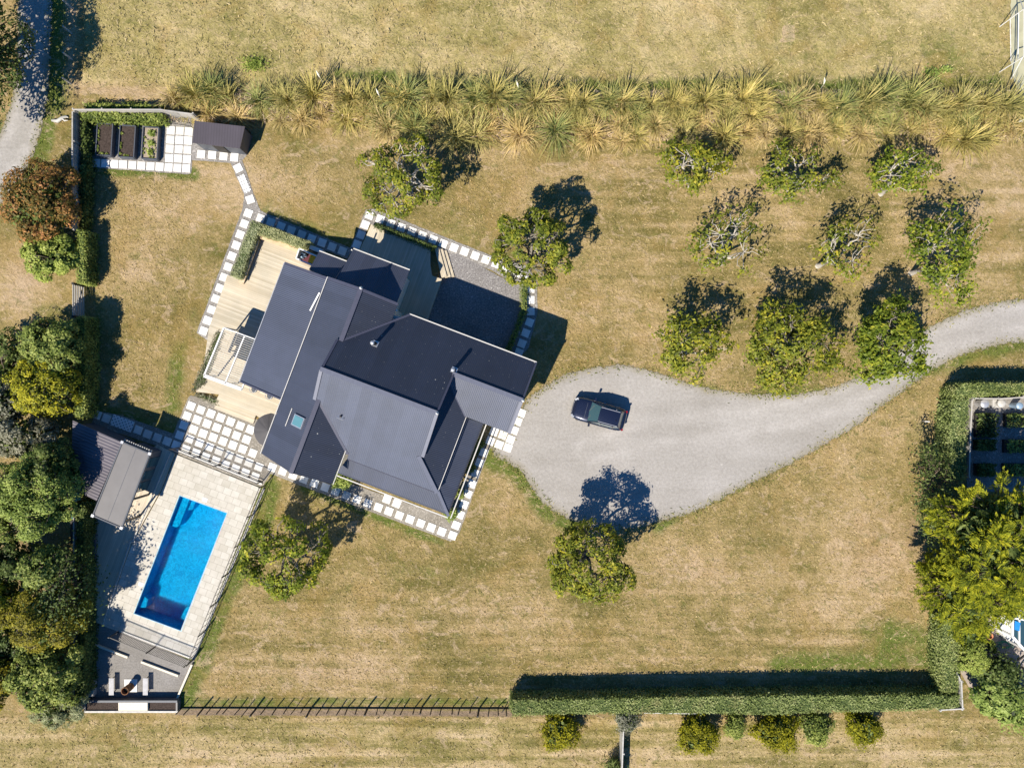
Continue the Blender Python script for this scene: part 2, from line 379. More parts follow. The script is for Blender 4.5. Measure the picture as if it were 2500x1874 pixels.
M['leaf_yellow'] = leafmat('yellow_green_leaf', [(.05, .06, .01), (.15, .16, .015), (.28, .27, .02), (.42, .38, .03)])
M['leaf_conifer'] = leafmat('golden_conifer_leaf', [(.05, .07, .01), (.14, .17, .015), (.27, .29, .02), (.42, .40, .025)], gloss=.7, trans=.35, dark=1.05)
M['leaf_hedge'] = leafmat('hedge_leaf', [(.08, .105, .028), (.15, .185, .055), (.23, .265, .095), (.32, .34, .15)], patch=.45)
M['leaf_sage'] = leafmat('sage_hedge_leaf', [(.14, .15, .08), (.21, .23, .12), (.29, .31, .18), (.37, .38, .24)], gloss=.6)
M['leaf_grey'] = leafmat('grey_twig_leaf', [(.07, .07, .045), (.13, .13, .09), (.2, .2, .15), (.30, .29, .23)])
M['leaf_moss'] = leafmat('mossy_shrub_leaf', [(.06, .065, .005), (.13, .13, .007), (.20, .195, .01), (.28, .26, .014)], gloss=.6)
M['flax'] = leafmat('flax_blade', [(.16, .15, .05), (.28, .26, .085), (.40, .345, .125), (.52, .42, .19)], trans=.2, gloss=.6, dark=1.15)
M['flax_green'] = leafmat('flax_blade_green', [(.10, .13, .05), (.19, .22, .075), (.31, .31, .11), (.44, .40, .17)], trans=.2, gloss=.6, dark=1.15)
M['flax_straw'] = leafmat('flax_blade_straw', [(.24, .19, .075), (.38, .30, .12), (.48, .37, .17), (.56, .43, .24)], trans=.2, gloss=.6, dark=1.15)
M['dead_leaf'] = leafmat('dead_litter', [(.16, .11, .08), (.32, .23, .16), (.50, .38, .28), (.62, .5, .38)], trans=.1, gloss=.7)
M['plume'] = simple('feathery_plume', (.75, .72, .6), .9, var=.1)
# ------------------------------------------------------------------ ground sheet with a survey of green / dry / bare patches
rs = np.random.RandomState(4)
def vnoise(X, Y, f, seed):
    r = np.random.RandomState(seed); T = r.rand(256, 256)
    x = X * f + 1000; y = Y * f + 1000
    xi = np.floor(x).astype(int); yi = np.floor(y).astype(int); fx = x - xi; fy = y - yi
    fx = fx * fx * (3 - 2 * fx); fy = fy * fy * (3 - 2 * fy)
    g = lambda a, b_: T[a % 256, b_ % 256]
    return (g(xi, yi) * (1 - fx) + g(xi + 1, yi) * fx) * (1 - fy) + (g(xi, yi + 1) * (1 - fx) + g(xi + 1, yi + 1) * fx) * fy
def fbm(X, Y, f, seed, o=4):
    s = 0; a = .5
    for i in range(o): s = s + a * vnoise(X, Y, f * 2 ** i, seed + i); a *= .5
    return s / (1 - .5 ** o)
POOL = [P(439.7, 1209.8), P(554, 1252), P(441, 1539), P(328.5, 1496)]
xs = np.concatenate([[-600, -250, -110, -70, -52], np.arange(-47, 47.01, .2), [52, 70, 110, 250, 600]])
ys = np.concatenate([[-600, -250, -110, -60, -42], np.arange(-37, 37.01, .2), [42, 60, 110, 250, 600]])
X, Y = np.meshgrid(xs, ys); nx, ny = len(xs), len(ys)
PX = X * PXM + 1250; PY = 937 - Y * PXM
def seg(pts, w, val=1.0):
    """soft brush along a polyline in survey pixels"""
    d = np.full(X.shape, 1e9)
    for (x0, y0), (x1, y1) in zip(pts[:-1], pts[1:]):
        dx, dy = x1 - x0, y1 - y0; L = dx * dx + dy * dy + 1e-6
        t = np.clip(((PX - x0) * dx + (PY - y0) * dy) / L, 0, 1)
        d = np.minimum(d, np.hypot(PX - x0 - t * dx, PY - y0 - t * dy))
    return val * np.clip(1 - d / w, 0, 1)
def blob(x, y, rx, ry, val=1.0): return val * np.clip(1 - np.hypot((PX - x) / rx, (PY - y) / ry), 0, 1) ** .7
green = np.zeros_like(X); dry = np.zeros_like(X); soil = np.zeros_like(X)
for a in [seg([(640, 1190), (560, 1400), (475, 1620), (440, 1700)], 60, 1.3), seg([(650, 1190), (640, 1260)], 60, 1.2), seg([(230, 345 + 65), (470, 425)], 28, 1.1),
          seg([(210, 700), (240, 760), (215, 1000)], 40, .7), seg([(600, 560), (560, 660), (480, 830)], 40, .5), seg([(440, 850), (420, 990)], 40, .9), seg([(240, 1000), (420, 1060)], 60, .8),
          seg([(1700, 960), (1800, 985), (1990, 965)], 45, 1.0), seg([(1860, 1140), (2050, 1020), (2250, 900), (2500, 840)], 36, 1.0), seg([(1180, 1110), (1260, 1150), (1330, 1240), (1400, 1290)], 50, 1.0),
          seg([(1600, 1290), (1700, 1240), (1900, 1130)], 30, .7), seg([(1900, 1620), (2280, 1610)], 60, .9), blob(2180, 1560, 130, 90, .9), seg([(135, 0), (140, 200), (100, 350), (30, 480)], 50, 1.1),
          seg([(160, 480), (60, 520)], 60, .6), blob(110, 760, 90, 40, .6), blob(720, 350, 60, 40, .4), seg([(640, 510), (860, 600)], 50, .6), seg([(820, 180), (1200, 215), (1900, 210), (2430, 200)], 40, .8),
          blob(1000, 1400, 200, 60, .4), seg([(740, 1190), (1080, 1325)], 22, .9), seg([(1090, 1330), (1180, 1130)], 18, .4), blob(1330, 620, 140, 120, .4), seg([(450, 1712), (1240, 1712)], 24, .7),
          blob(820, 400, 160, 60, .3), blob(1120, 570, 160, 70, .4), blob(640, 140, 60, 50, .7), blob(1900, 140, 180, 60, .3), blob(2300, 130, 120, 130, .6), blob(2150, 760, 200, 60, .4), blob(1500, 1480, 300, 60, .25),
          seg([(1930, 60), (1930, 120)], 30, .5), blob(2240, 1060, 60, 130, .5), seg([(1180, 960), (1090, 1010)], 30, .5), blob(0, 340, 60, 80, .9)]: green = np.maximum(green, a)
for a in [blob(700, 440, 260, 70, .5), blob(500, 500, 220, 120, .5), blob(380, 640, 160, 130, .5), blob(2150, 1340, 160, 150, 1.1), blob(1700, 1400, 280, 90, .7), blob(800, 1640, 300, 80, .8), blob(1180, 1500, 260, 90, .6),
          blob(1500, 420, 300, 50, .6), blob(60, 700, 90, 140, .9), blob(2350, 420, 220, 60, .6), blob(1560, 820, 120, 120, .5), blob(1400, 760, 200, 90, .5), blob(1200, 1230, 140, 110, .5), blob(1260, 1700, 40, 40, 1.0),
          seg([(170, 0), (165, 200)], 34, 1.2), seg([(200, 215), (420, 235)], 40, .8), blob(1000, 360, 300, 50, .5), blob(2050, 1480, 300, 60, .4), blob(2000, 900, 80, 30, .3), blob(2400, 540, 150, 120, .6),
          blob(850, 1530, 300, 60, .5), blob(1500, 1850, 200, 40, .8), blob(2100, 1840, 300, 50, .5), blob(1650, 560, 200, 100, .3), blob(1340, 880, 90, 50, .5), blob(600, 1850, 500, 50, .4)]: dry = np.maximum(dry, a)
for a in [seg([(436, 1738), (1250, 1742)], 13, 1.4), seg([(2283, 1500), (2283, 1660)], 20, 1.3), seg([(2330, 950), (2320, 1030), (2312, 1120)], 20, 1.0), blob(2230, 1300, 60, 160, .7), blob(1370, 1700, 200, 20, .3),
          blob(130, 1740, 70, 30, .8), blob(1390, 1745, 330, 14, .8), blob(2480, 230, 40, 60, .7), blob(2440, 240, 20, 60, .9),
          blob(2530, 1620, 200, 150, 1.3), blob(90, 1300, 130, 480, .8), blob(1740, 600, 12, 12, .0)]: soil = np.maximum(soil, a)
streakm = np.clip((PY - 1250) / 300, 0, 1) * (PX > 480) * .9 + np.clip((PX - 1350) / 200, 0, 1) * np.clip((900 - PY) / 100, 0, 1) * (PY > 360) * .8 + (PY > 1750) * .6
field = np.clip((215 - PY) / 20, 0, 1) * np.clip((PX - 185) / 15, 0, 1) + np.clip((PY - 1750) / 15, 0, 1) * .45
field = np.clip(field, 0, 1)
dry = np.where((abs(PX - 1925 + (PY - 80) * .1) < 14) & (abs(PY - 80) < 19), 3.0, dry)
trough = seg([(196, -100), (198, 120), (192, 235)], 9, 1) + seg([(205, 246), (420, 250)], 7, .6)
Z = (fbm(X, Y, 1.7, 11, 3) - .5) * .05 + field * (fbm(X, Y, 1.3, 21, 4) - .45) * .22 - np.clip(trough, 0, 1) * .25
core = (abs(PX - 1250) < 1600)
hard = np.clip(1.6 * np.clip(1 - np.hypot((PX - 860) / 640, (PY - 900) / 560), 0, 1), 0, 1)
Z = Z * (1 - hard) - .012
inpool = np.ones_like(X, bool)
for i in range(4):
    (x0, y0), (x1, y1) = POOL[i], POOL[(i + 1) % 4]
    L = math.hypot(x1 - x0, y1 - y0); inpool &= ((x1 - x0) * (Y - y0) - (y1 - y0) * (X - x0)) / L < .35
left = (PX < 720) & (PY > 1050); Z = np.where(left | (PX > 2340) & (PY > 950), -.012 + Z * .1, Z)
# keep hard-surfaced areas a little under their sheets
def inpoly(poly):
    c = np.zeros(X.shape, bool); n_ = len(poly)
    for i in range(n_):
        x0, y0 = poly[i]; x1, y1 = poly[(i + 1) % n_]
        c ^= ((y0 > PY) != (y1 > PY)) & (PX < (x1 - x0) * (PY - y0) / (y1 - y0 + 1e-9) + x0)
    return c
s_ = 1.1302
DRIVE_TOP = [(1128, 880), (1140, 862), (1160, 846), (1190, 825), (1225, 808), (1265, 797), (1310, 790), (1345, 788), (1385, 795), (1430, 808), (1475, 822), (1530, 838), (1600, 848), (1680, 852), (1740, 848), (1800, 835), (1860, 810), (1905, 775), (1950, 740), (2010, 705), (2080, 672), (2150, 653), (2212, 645), (2500, 625)]
DRIVE_BOT = [(2500, 715), (2212, 738), (2150, 748), (2090, 762), (2030, 790), (1990, 815), (1950, 845), (1900, 880), (1850, 920), (1790, 955), (1730, 990), (1690, 1010), (1650, 1030), (1600, 1055), (1550, 1080), (1490, 1108), (1430, 1125), (1370, 1140), (1300, 1142), (1230, 1122), (1180, 1092), (1150, 1055), (1128, 1020), (1100, 1000), (1062, 975), (1100, 930)]
drive_px = [(x * s_, y * s_) for x, y in DRIVE_TOP + DRIVE_BOT]
LANE_R = [(132, -400), (128, 0), (122, 130), (118, 220), (105, 300), (82, 375), (52, 428), (0, 500), (-60, 560), (-300, 760)]
LANE_L = [(-420, 520), (-120, 430), (-40, 370), (0, 322), (28, 245), (40, 150), (45, 0), (48, -400)]
lane_px = LANE_R + LANE_L
md = inpoly(drive_px) | inpoly(lane_px)
Z = np.where(md, -.03, Z)
Z = np.where((PX > 2455) & (PY < 300), -.03, Z)
Zf = Z.ravel()
verts = np.stack([X.ravel(), Y.ravel(), Zf], 1)
ii, jj = np.meshgrid(np.arange(ny - 1), np.arange(nx - 1), indexing='ij')
a0 = (ii * nx + jj).ravel(); quads = np.stack([a0, a0 + 1, a0 + nx + 1, a0 + nx], 1)
ip = inpool.ravel(); quads = quads[~(ip[quads].any(1))]
def npmesh(name, verts, faces, mats, attrs=None, smooth=False):
    me = bpy.data.meshes.new(name); k = faces.shape[1]
    me.vertices.add(len(verts)); me.vertices.foreach_set('co', np.ascontiguousarray(verts, np.float32).ravel())
    me.loops.add(faces.size); me.loops.foreach_set('vertex_index', faces.astype(np.int32).ravel())
    me.polygons.add(len(faces)); me.polygons.foreach_set('loop_start', np.arange(0, faces.size, k, dtype=np.int32))
    try: me.polygons.foreach_set('loop_total', np.full(len(faces), k, np.int32))
    except Exception: pass
    if smooth: me.polygons.foreach_set('use_smooth', np.ones(len(faces), bool))
    for m_ in (mats if isinstance(mats, (list, tuple)) else [mats]): me.materials.append(m_)
    for kk, vv in (attrs or {}).items():
        at = me.attributes.new(kk, 'FLOAT', 'POINT'); at.data.foreach_set('value', np.ascontiguousarray(vv, np.float32).ravel())
    me.update(calc_edges=True); me.validate(); return me
m, n, l, b = mat('dry_grass')
v = worldpos(n, l)
A = lambda s: nnew(n, 'Attribute', attribute_name=s).outputs['Fac']
big = noise(n, l, .11, 5, .6, v); mid = noise(n, l, .55, 5, .65, v, .4)
streak = noise(n, l, 1.0, 4, .6, worldpos(n, l, (.07, 1.5, 1)))
fine = noise(n, l, 3.2, 6, .78, v, 1.2); fine2 = noise(n, l, 2.0, 3, .7, worldpos(n, l, (1, 1, 1), .6), 2.5)
stretch = noise(n, l, 1.0, 4, .7, worldpos(n, l, (.5, 2.0, 1)))
sp = lambda x, k: math_(n, l, 'MULTIPLY', math_(n, l, 'SUBTRACT', x, .5), k)
t = math_(n, l, 'ADD', math_(n, l, 'ADD', sp(mid, .65), sp(big, 1.15)), .5)
t = math_(n, l, 'ADD', t, math_(n, l, 'MULTIPLY', sp(streak, .8), math_(n, l, 'ADD', .25, A('streak'))))
sy = nnew(n, 'SeparateXYZ'); l.new(v, sy.inputs[0])
ph_ = math_(n, l, 'ADD', math_(n, l, 'MULTIPLY', sy.outputs[1], 2 * math.pi / 1.22), math_(n, l, 'MULTIPLY', noise(n, l, .35, 3, .6, v), 3.5))
mow = math_(n, l, 'MULTIPLY', math_(n, l, 'SINE', ph_), maprange(n, l, noise(n, l, .16, 3, .6, v), .38, .6))
t = math_(n, l, 'ADD', t, math_(n, l, 'MULTIPLY', math_(n, l, 'MULTIPLY', mow, .10), A('streak')))
t = math_(n, l, 'ADD', t, math_(n, l, 'MULTIPLY', math_(n, l, 'SUBTRACT', fine, .5), .85))
t = math_(n, l, 'ADD', t, math_(n, l, 'MULTIPLY', math_(n, l, 'SUBTRACT', A('dry'), .22), .30))
base = ramp(n, l, t, [(.20, (.15, .13, .038)), (.40, (.25, .198, .075)), (.55, (.35, .262, .118)), (.72, (.45, .335, .185)), (.92, (.55, .42, .275))])
fieldc = ramp(n, l, t, [(.2, (.21, .185, .06)), (.38, (.33, .28, .11)), (.54, (.45, .365, .175)), (.75, (.57, .46, .265))])
gd = noise(n, l, .8, 4, .65, v)
gm = maprange(n, l, math_(n, l, 'ADD', A('green'), math_(n, l, 'MULTIPLY', math_(n, l, 'SUBTRACT', mid, .5), 1.5)), .25, .85)
gc = ramp(n, l, fine, [(.3, (.06, .09, .015)), (.55, (.125, .17, .032)), (.75, (.22, .245, .06))])
c = mix(n, l, A('field'), base, fieldc)
c = mix(n, l, math_(n, l, 'MULTIPLY', maprange(n, l, math_(n, l, 'ADD', A('dry'), math_(n, l, 'MULTIPLY', math_(n, l, 'SUBTRACT', mid, .5), 1.2)), .3, 1.1), .5), c, ramp(n, l, fine, [(.3, (.30, .20, .115)), (.7, (.50, .365, .245))]))
c = mix(n, l, math_(n, l, 'MULTIPLY', gm, .95), c, gc)
# scattered pale thatch flecks and darker green flecks
fl = maprange(n, l, fine2, .56, .66); c = mix(n, l, math_(n, l, 'MULTIPLY', fl, .42), c, (.56, .43, .28))
pt = noise(n, l, .75, 6, .72, worldpos(n, l, (.8, 1.15, 1)), 1.6)
lawnf = math_(n, l, 'SUBTRACT', 1.0, math_(n, l, 'MULTIPLY', A('field'), .45))
pm1 = maprange(n, l, math_(n, l, 'ADD', pt, math_(n, l, 'MULTIPLY', A('dry'), .07)), .555, .63); c = mix(n, l, math_(n, l, 'MULTIPLY', math_(n, l, 'MULTIPLY', pm1, .6), lawnf), c, (.50, .375, .245))
pt2 = noise(n, l, .9, 6, .75, worldpos(n, l, (.9, 1.1, 1), 1.1), 1.2)
pm2 = maprange(n, l, math_(n, l, 'ADD', pt2, math_(n, l, 'MULTIPLY', A('green'), .08)), .555, .64); c = mix(n, l, math_(n, l, 'MULTIPLY', pm2, .55), c, (.13, .14, .035))
pt3 = noise(n, l, .28, 5, .6, worldpos(n, l, (1, 1, 1), 2.2), .6)
c = mix(n, l, math_(n, l, 'MULTIPLY', maprange(n, l, pt3, .52, .66), .30), c, (.33, .215, .07))
fd = maprange(n, l, noise(n, l, 2.6, 4, .7, worldpos(n, l, (1, 1.3, 1), -.3), 1.5), .60, .68); c = mix(n, l, math_(n, l, 'MULTIPLY', fd, .35), c, (.13, .135, .03))
sm = maprange(n, l, math_(n, l, 'ADD', A('soil'), math_(n, l, 'MULTIPLY', math_(n, l, 'SUBTRACT', fine, .5), 1.2)), .45, .85)
c = mix(n, l, math_(n, l, 'MULTIPLY', sm, .85), c, ramp(n, l, fine, [(.3, (.17, .12, .08)), (.7, (.33, .24, .17))]))
hf = noise(n, l, 7.5, 4, .8, worldpos(n, l, (1, .75, 1), .4), 1.0)
c = mix(n, l, 1.0, c, ramp(n, l, hf, [(.3, (.72, .72, .71)), (.5, (.93, .93, .93)), (.7, (1.14, 1.14, 1.14))]), 'MULTIPLY')
l.new(c, b.inputs['Base Color']); b.inputs['Roughness'].default_value = .95; b.inputs['Specular IOR Level'].default_value = .1
bump(n, l, b, math_(n, l, 'ADD', fine, math_(n, l, 'MULTIPLY', fine2, .6)), .8, .18)
M['ground'] = m
go = bpy.data.objects.new('ground', npmesh('ground', verts, quads, m, dict(green=green, dry=dry, soil=soil, field=field, streak=streakm), True)); C.objects.link(go); tag(go, kind='structure')

# ------------------------------------------------------------------ ground sheets
def rough_poly(px, step=.35, amp=.12, seed=1):
    r = random.Random(seed); out = []; pts = [P(*p) for p in px]
    for i in range(len(pts)):
        p, q = Vector(pts[i]), Vector(pts[(i + 1) % len(pts)]); k = max(1, int((q - p).length / step))
        for j in range(k):
            a = p.lerp(q, j / k); out.append((a.x + r.uniform(-amp, amp), a.y + r.uniform(-amp, amp)))
    return out
def smooth_px(px, k=3, closed=True):
    out = []; n_ = len(px)
    for i in range(n_):
        p0, p1, p2, p3 = [px[(i + d) % n_] for d in (-1, 0, 1, 2)]
        for j in range(k):
            t = j / k; out.append(tuple(.5 * (2 * b_ + (c_ - a_) * t + (2 * a_ - 5 * b_ + 4 * c_ - d_) * t * t + (-a_ + 3 * b_ - 3 * c_ + d_) * t ** 3) for a_, b_, c_, d_ in zip(p0, p1, p2, p3)))
    return out
def road(name, px, m_, z, centre, seed):
    pts = np.array([P(*p) for p in smooth_px(px, 5)]); lo, hi = pts.min(0) - .8, pts.max(0) + .8
    lo = np.maximum(lo, [-46, -34]); hi = np.minimum(hi, [46, 34]); gx_ = np.arange(lo[0], hi[0] + .2, .2); gy_ = np.arange(lo[1], hi[1] + .2, .2)
    GX, GY = np.meshgrid(gx_, gy_); d = np.full(GX.shape, 1e9); ins = np.zeros(GX.shape, bool)
    for k in range(len(pts)):
        (x0, y0), (x1, y1) = pts[k], pts[(k + 1) % len(pts)]; dx, dy = x1 - x0, y1 - y0; L = dx * dx + dy * dy + 1e-9
        t = np.clip(((GX - x0) * dx + (GY - y0) * dy) / L, 0, 1); d = np.minimum(d, np.hypot(GX - x0 - t * dx, GY - y0 - t * dy))
        ins ^= ((y0 > GY) != (y1 > GY)) & (GX < (x1 - x0) * (GY - y0) / (y1 - y0 + 1e-12) + x0)
    d = np.where(ins, d, -d); cl = np.array([P(*p) for p in centre]); dc = np.full(GX.shape, 1e9)
    for k in range(len(cl) - 1):
        (x0, y0), (x1, y1) = cl[k], cl[k + 1]; dx, dy = x1 - x0, y1 - y0; L = dx * dx + dy * dy
        t = np.clip(((GX - x0) * dx + (GY - y0) * dy) / L, 0, 1); dc = np.minimum(dc, np.hypot(GX - x0 - t * dx, GY - y0 - t * dy))
    tr_ = np.exp(-((dc - .8) / .38) ** 2)
    NX = len(gx_); a_, b_ = np.meshgrid(np.arange(len(gy_) - 1), np.arange(NX - 1), indexing='ij'); q0 = (a_ * NX + b_).ravel(); Q = np.stack([q0, q0 + 1, q0 + NX + 1, q0 + NX], 1)
    Q = Q[(d.ravel()[Q] > -.55).any(1)]; V = np.stack([GX.ravel(), GY.ravel(), np.full(GX.size, z)], 1)
    used = np.unique(Q); mp = np.zeros(len(V), int); mp[used] = np.arange(len(used))
    o = bpy.data.objects.new(name, npmesh(name, V[used], mp[Q], m_, dict(inside=d.ravel()[used], track=tr_.ravel()[used]))); C.objects.link(o); return tag(o, kind='structure')
road('driveway', drive_px, M['drive'], .012, [(2560, 762), (2430, 785), (2300, 830), (2180, 905), (2080, 960), (1960, 1005), (1820, 1030), (1680, 1040), (1540, 1070), (1440, 1100)], 3)
road('lane', lane_px, M['lane'], .012, [(88, -300), (88, 0), (84, 120), (74, 230), (50, 330), (5, 410), (-80, 490)], 4)
def sheet(name, px, m_, z, amp=.0, r_=0): return tag(fan(name, [rough_poly(px, .3, amp, 9) if amp else [P(*p) for p in px]], m_, z), kind='structure')
# gravel beds that carry the pavers
sheet('gravel_path', [(596, 475), (618, 470), (636, 514), (648, 520), (860, 607), (848, 632), (640, 552), (622, 560), (508, 832), (480, 812), (593, 508)], M['gravel'], .008, .02)
sheet('gravel_path', [(196, 288), (470, 288), (470, 300), (600, 340), (602, 380), (592, 392), (618, 470), (596, 475), (563, 398), (469, 391), (467, 423), (460, 426), (205, 408)], M['gravel'], .009, .02)
sheet('gravel_path', [(893, 512), (915, 510), (1225, 634), (1290, 650), (1312, 690), (1312, 765), (1290, 850), (1262, 880), (1235, 868), (1262, 790), (1268, 700), (1200, 660), (1110, 625), (925, 553), (900, 548), (872, 625), (850, 618)], M['gravel'], .007, .02)
sheet('gravel_yard', [(1085, 622), (1116, 619), (1272, 702), (1276, 760), (1250, 880), (1040, 800)], M['yard_gravel'], .012, .02)
sheet('gravel_path', [(465, 965), (560, 990), (640, 1030), (660, 1110), (745, 1150), (800, 1160), (830, 1170), (1090, 1262), (1182, 1080), (1200, 1040), (1300, 985), (1268, 1055), (1240, 1105), (1196, 1093), (1122, 1300), (1108, 1318), (1098, 1320), (740, 1187), (660, 1155), (640, 1190), (431, 1107), (400, 1094), (225, 1035), (228, 1000), (300, 1015), (423, 1058), (460, 970)], M['gravel_warm'], .011, .02)
sheet('gravel_patio', [(208, 1521), (254, 1523), (292, 1538), (470, 1614), (471, 1620), (434.7, 1701), (430, 1712), (208, 1712)], M['firepit_gravel'], .012)
sheet('neighbour_path', [(2360, 960), (2600, 950), (2600, 1200), (2360, 1200)], M['gravel'], .012)
sheet('neighbour_patio', [(2340, 1480), (2600, 1480), (2600, 1690), (2390, 1720), (2345, 1640)], simple('patio_concrete', (.33, .28, .24), .85, var=.18, nscale=2.5), .012)
sheet('sports_court', [(2466, -300), (2900, -300), (2900, 290), (2492, 292), (2486, 240), (2468, 160)], simple('court_surface', (.37, .36, .24), .9, var=.14, nscale=1.5), .014, .06)

# pool surround: four strips butted round the water
def quadpave(a_, b_, c_, d_): return [P(*a_), P(*b_), P(*c_), P(*d_)]
oN0, oN1, oS1, oS0 = (431, 1109), (637, 1191), (469.5, 1607), (252, 1526)
pw = [(439.7, 1209.8), (554, 1252), (441, 1539), (328.5, 1496)]
pv = MB()
for q in [(oN0, oN1, pw[1], pw[0]), (oN1, oS1, pw[2], pw[1]), (oS1, oS0, pw[3], pw[2]), (oS0, (322, 1330), (395, 1199), oN0, pw[0], pw[3])]:
    pv.prism([P(*p) for p in q], -.05, .06)
tag(pv.obj('pool_paving', M['paving']), kind='structure')
# ------------------------------------------------------------------ swimming pool
PW = [Vector(p) for p in POOL]
m, n, l, b = mat('blue_shell_painted_ripples'); v = worldpos(n, l)
l.new(mix(n, l, maprange(n, l, noise(n, l, 3.2, 5, .75, v, 2.0), .40, .60), (.0, .28, .58), (.01, .54, .86)), b.inputs['Base Color']); b.inputs['Roughness'].default_value = .6; b.inputs['Specular IOR Level'].default_value = 0; M['shell'] = m  # mottled blue paints rippling light into the shell colour
m, n, l, b = mat('pool_water'); v = worldpos(n, l)
n.remove(b); w1 = noise(n, l, 3.4, 3, .55, v, 2.2); w2 = noise(n, l, 7.5, 2, .5, v, 1.5)
bp = nnew(n, 'Bump'); bp.inputs['Strength'].default_value = .55; bp.inputs['Distance'].default_value = .16
l.new(math_(n, l, 'ADD', w1, math_(n, l, 'MULTIPLY', w2, .35)), bp.inputs['Height'])
rf = nnew(n, 'BsdfRefraction'); rf.inputs['IOR'].default_value = 1.33; rf.inputs['Roughness'].default_value = 0; rf.inputs['Color'].default_value = (.8, .97, 1, 1)
tr = nnew(n, 'BsdfTransparent'); tr.inputs['Color'].default_value = (.75, .95, 1, 1)
gl = nnew(n, 'BsdfGlossy'); gl.inputs['Roughness'].default_value = .03
fr = nnew(n, 'Fresnel'); fr.inputs['IOR'].default_value = 1.25
l.new(bp.outputs[0], rf.inputs['Normal'])
bq = nnew(n, 'Bump'); bq.inputs['Strength'].default_value = .5; bq.inputs['Distance'].default_value = .11
l.new(math_(n, l, 'ADD', math_(n, l, 'MULTIPLY', noise(n, l, 5.5, 3, .6, v, 2.5), 1.0), math_(n, l, 'MULTIPLY', w1, .15)), bq.inputs['Height'])
for x in (gl, fr): l.new(bq.outputs[0], x.inputs['Normal'])
m1 = nnew(n, 'MixShader'); m1.inputs[0].default_value = .8; l.new(rf.outputs[0], m1.inputs[1]); l.new(tr.outputs[0], m1.inputs[2])
m2 = nnew(n, 'MixShader'); l.new(fr.outputs[0], m2.inputs[0]); l.new(m1.outputs[0], m2.inputs[1]); l.new(gl.outputs[0], m2.inputs[2])
l.new(m2.outputs[0], n['Material Output'].inputs[0]); M['water'] = m
pool = thing('swimming_pool', (PW[0].x, PW[0].y, 0), 'rectangular bright blue swimming pool set in pale paving', 'swimming pool')
e1 = (PW[1] - PW[0]); L1 = e1.length; e1 = e1.normalized(); e2 = (PW[3] - PW[0]); L2 = e2.length; e2 = e2.normalized()
def pl(u_, v_): q = PW[0] + e1 * u_ + e2 * v_; return (q.x, q.y)
sh = MB(); D = -1.45; t = .06
for (u0, u1, v0, v1) in ((-t, 0, -t, L2 + t), (L1, L1 + t, -t, L2 + t), (0, L1, -t, 0), (0, L1, L2, L2 + t)): sh.prism([pl(u0, v0), pl(u1, v0), pl(u1, v1), pl(u0, v1)], D - .1, -.052)
sh.prism([pl(0, 0), pl(L1, 0), pl(L1, L2), pl(0, L2)], D - .1, D)
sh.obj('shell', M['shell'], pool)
stp = MB()
stp.prism([pl(.003, .003), pl(.62, .003), pl(.62, 2.3), pl(.45, 2.5), pl(.003, 2.5)], D + .003, -.42)
stp.prism([pl(.0, .003), pl(1.0, .003), pl(1.0, .9), pl(.625, 1.1), pl(.625, .003)][1:], D + .003, -.75)
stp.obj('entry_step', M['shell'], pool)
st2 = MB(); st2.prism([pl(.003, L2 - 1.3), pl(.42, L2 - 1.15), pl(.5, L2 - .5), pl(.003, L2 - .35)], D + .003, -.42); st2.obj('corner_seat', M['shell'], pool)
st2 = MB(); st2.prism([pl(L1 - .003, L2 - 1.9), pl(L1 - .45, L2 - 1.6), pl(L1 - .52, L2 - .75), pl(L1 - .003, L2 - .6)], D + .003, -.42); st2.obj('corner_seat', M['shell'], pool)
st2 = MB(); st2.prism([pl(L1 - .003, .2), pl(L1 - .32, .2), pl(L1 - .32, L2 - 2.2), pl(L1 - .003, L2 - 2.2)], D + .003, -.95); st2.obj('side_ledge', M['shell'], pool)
fan('water_surface', [[pl(.001, .001), pl(L1 - .001, .001), pl(L1 - .001, L2 - .001), pl(.001, L2 - .001)]], M['water'], -.07, pool)
cp = MB()
for (u0, u1, v0, v1) in ((-.04, L1 + .04, -.04, 0), (-.04, L1 + .04, L2, L2 + .04), (-.04, 0, 0, L2), (L1, L1 + .04, 0, L2)): cp.prism([pl(u0, v0), pl(u1, v0), pl(u1, v1), pl(u0, v1)], -.05, .065)
cp.obj('coping', simple('blue_coping', (.15, .45, .62), .4), pool)
for px in ((501, 1219), (345, 1425)):
    x, y = P(*px); tag(MB().box((x, y, .065), (.36, .28, .02), -TH).obj('skimmer_lid', simple('skimmer_plastic', (.62, .68, .74), .5)), 'pale square skimmer lid ' + ('north of the pool steps' if px[0] > 400 else 'west of the pool near its shallow end'), 'skimmer lid')

# pool deck in timber with its long kerb beam
dk = thing('pool_deck', P3(300, 1400), 'weathered timber pool deck running beside the pool house', 'deck')
MB().prism([P(*p) for p in ((385, 1085), (429, 1107), (393, 1198), (320.5, 1329), (252, 1523), (225, 1514), (212, 1490), (210, 1290), (235, 1200))], .0, .11).obj('boards', M['deck_pool'], dk)
for (p, q) in (((418, 1104), (326, 1322)), ((322, 1318), (254, 1520)), ((322, 1315), (336, 1322))): MB().bar(P3(*p, 0, .14), P3(*q, 0, .14), .09, .12).obj('kerb_beam', M['offwhite'], dk)
for (p, q) in (((226, 1568), (314, 1602)), ((347, 1613), (437, 1647))):
    tag(MB().bar(P3(*p, 0, .09), P3(*q, 0, .09), .15, .18).obj('timber_sleeper', M['sleeper']), 'pale timber sleeper on the gravel ' + ('nearer the hedge, half in tree shadow' if p[0] < 300 else 'nearer the lawn edge, fully sunlit'), 'sleeper', 'sleepers on the fire pit gravel')
tag(MB().bar(P3(471, 1619, 0, .1), P3(435, 1701, 0, .1), .14, .2).obj('edging_board', M['sleeper']), 'pale timber edging board between fire pit gravel and lawn', 'edging')

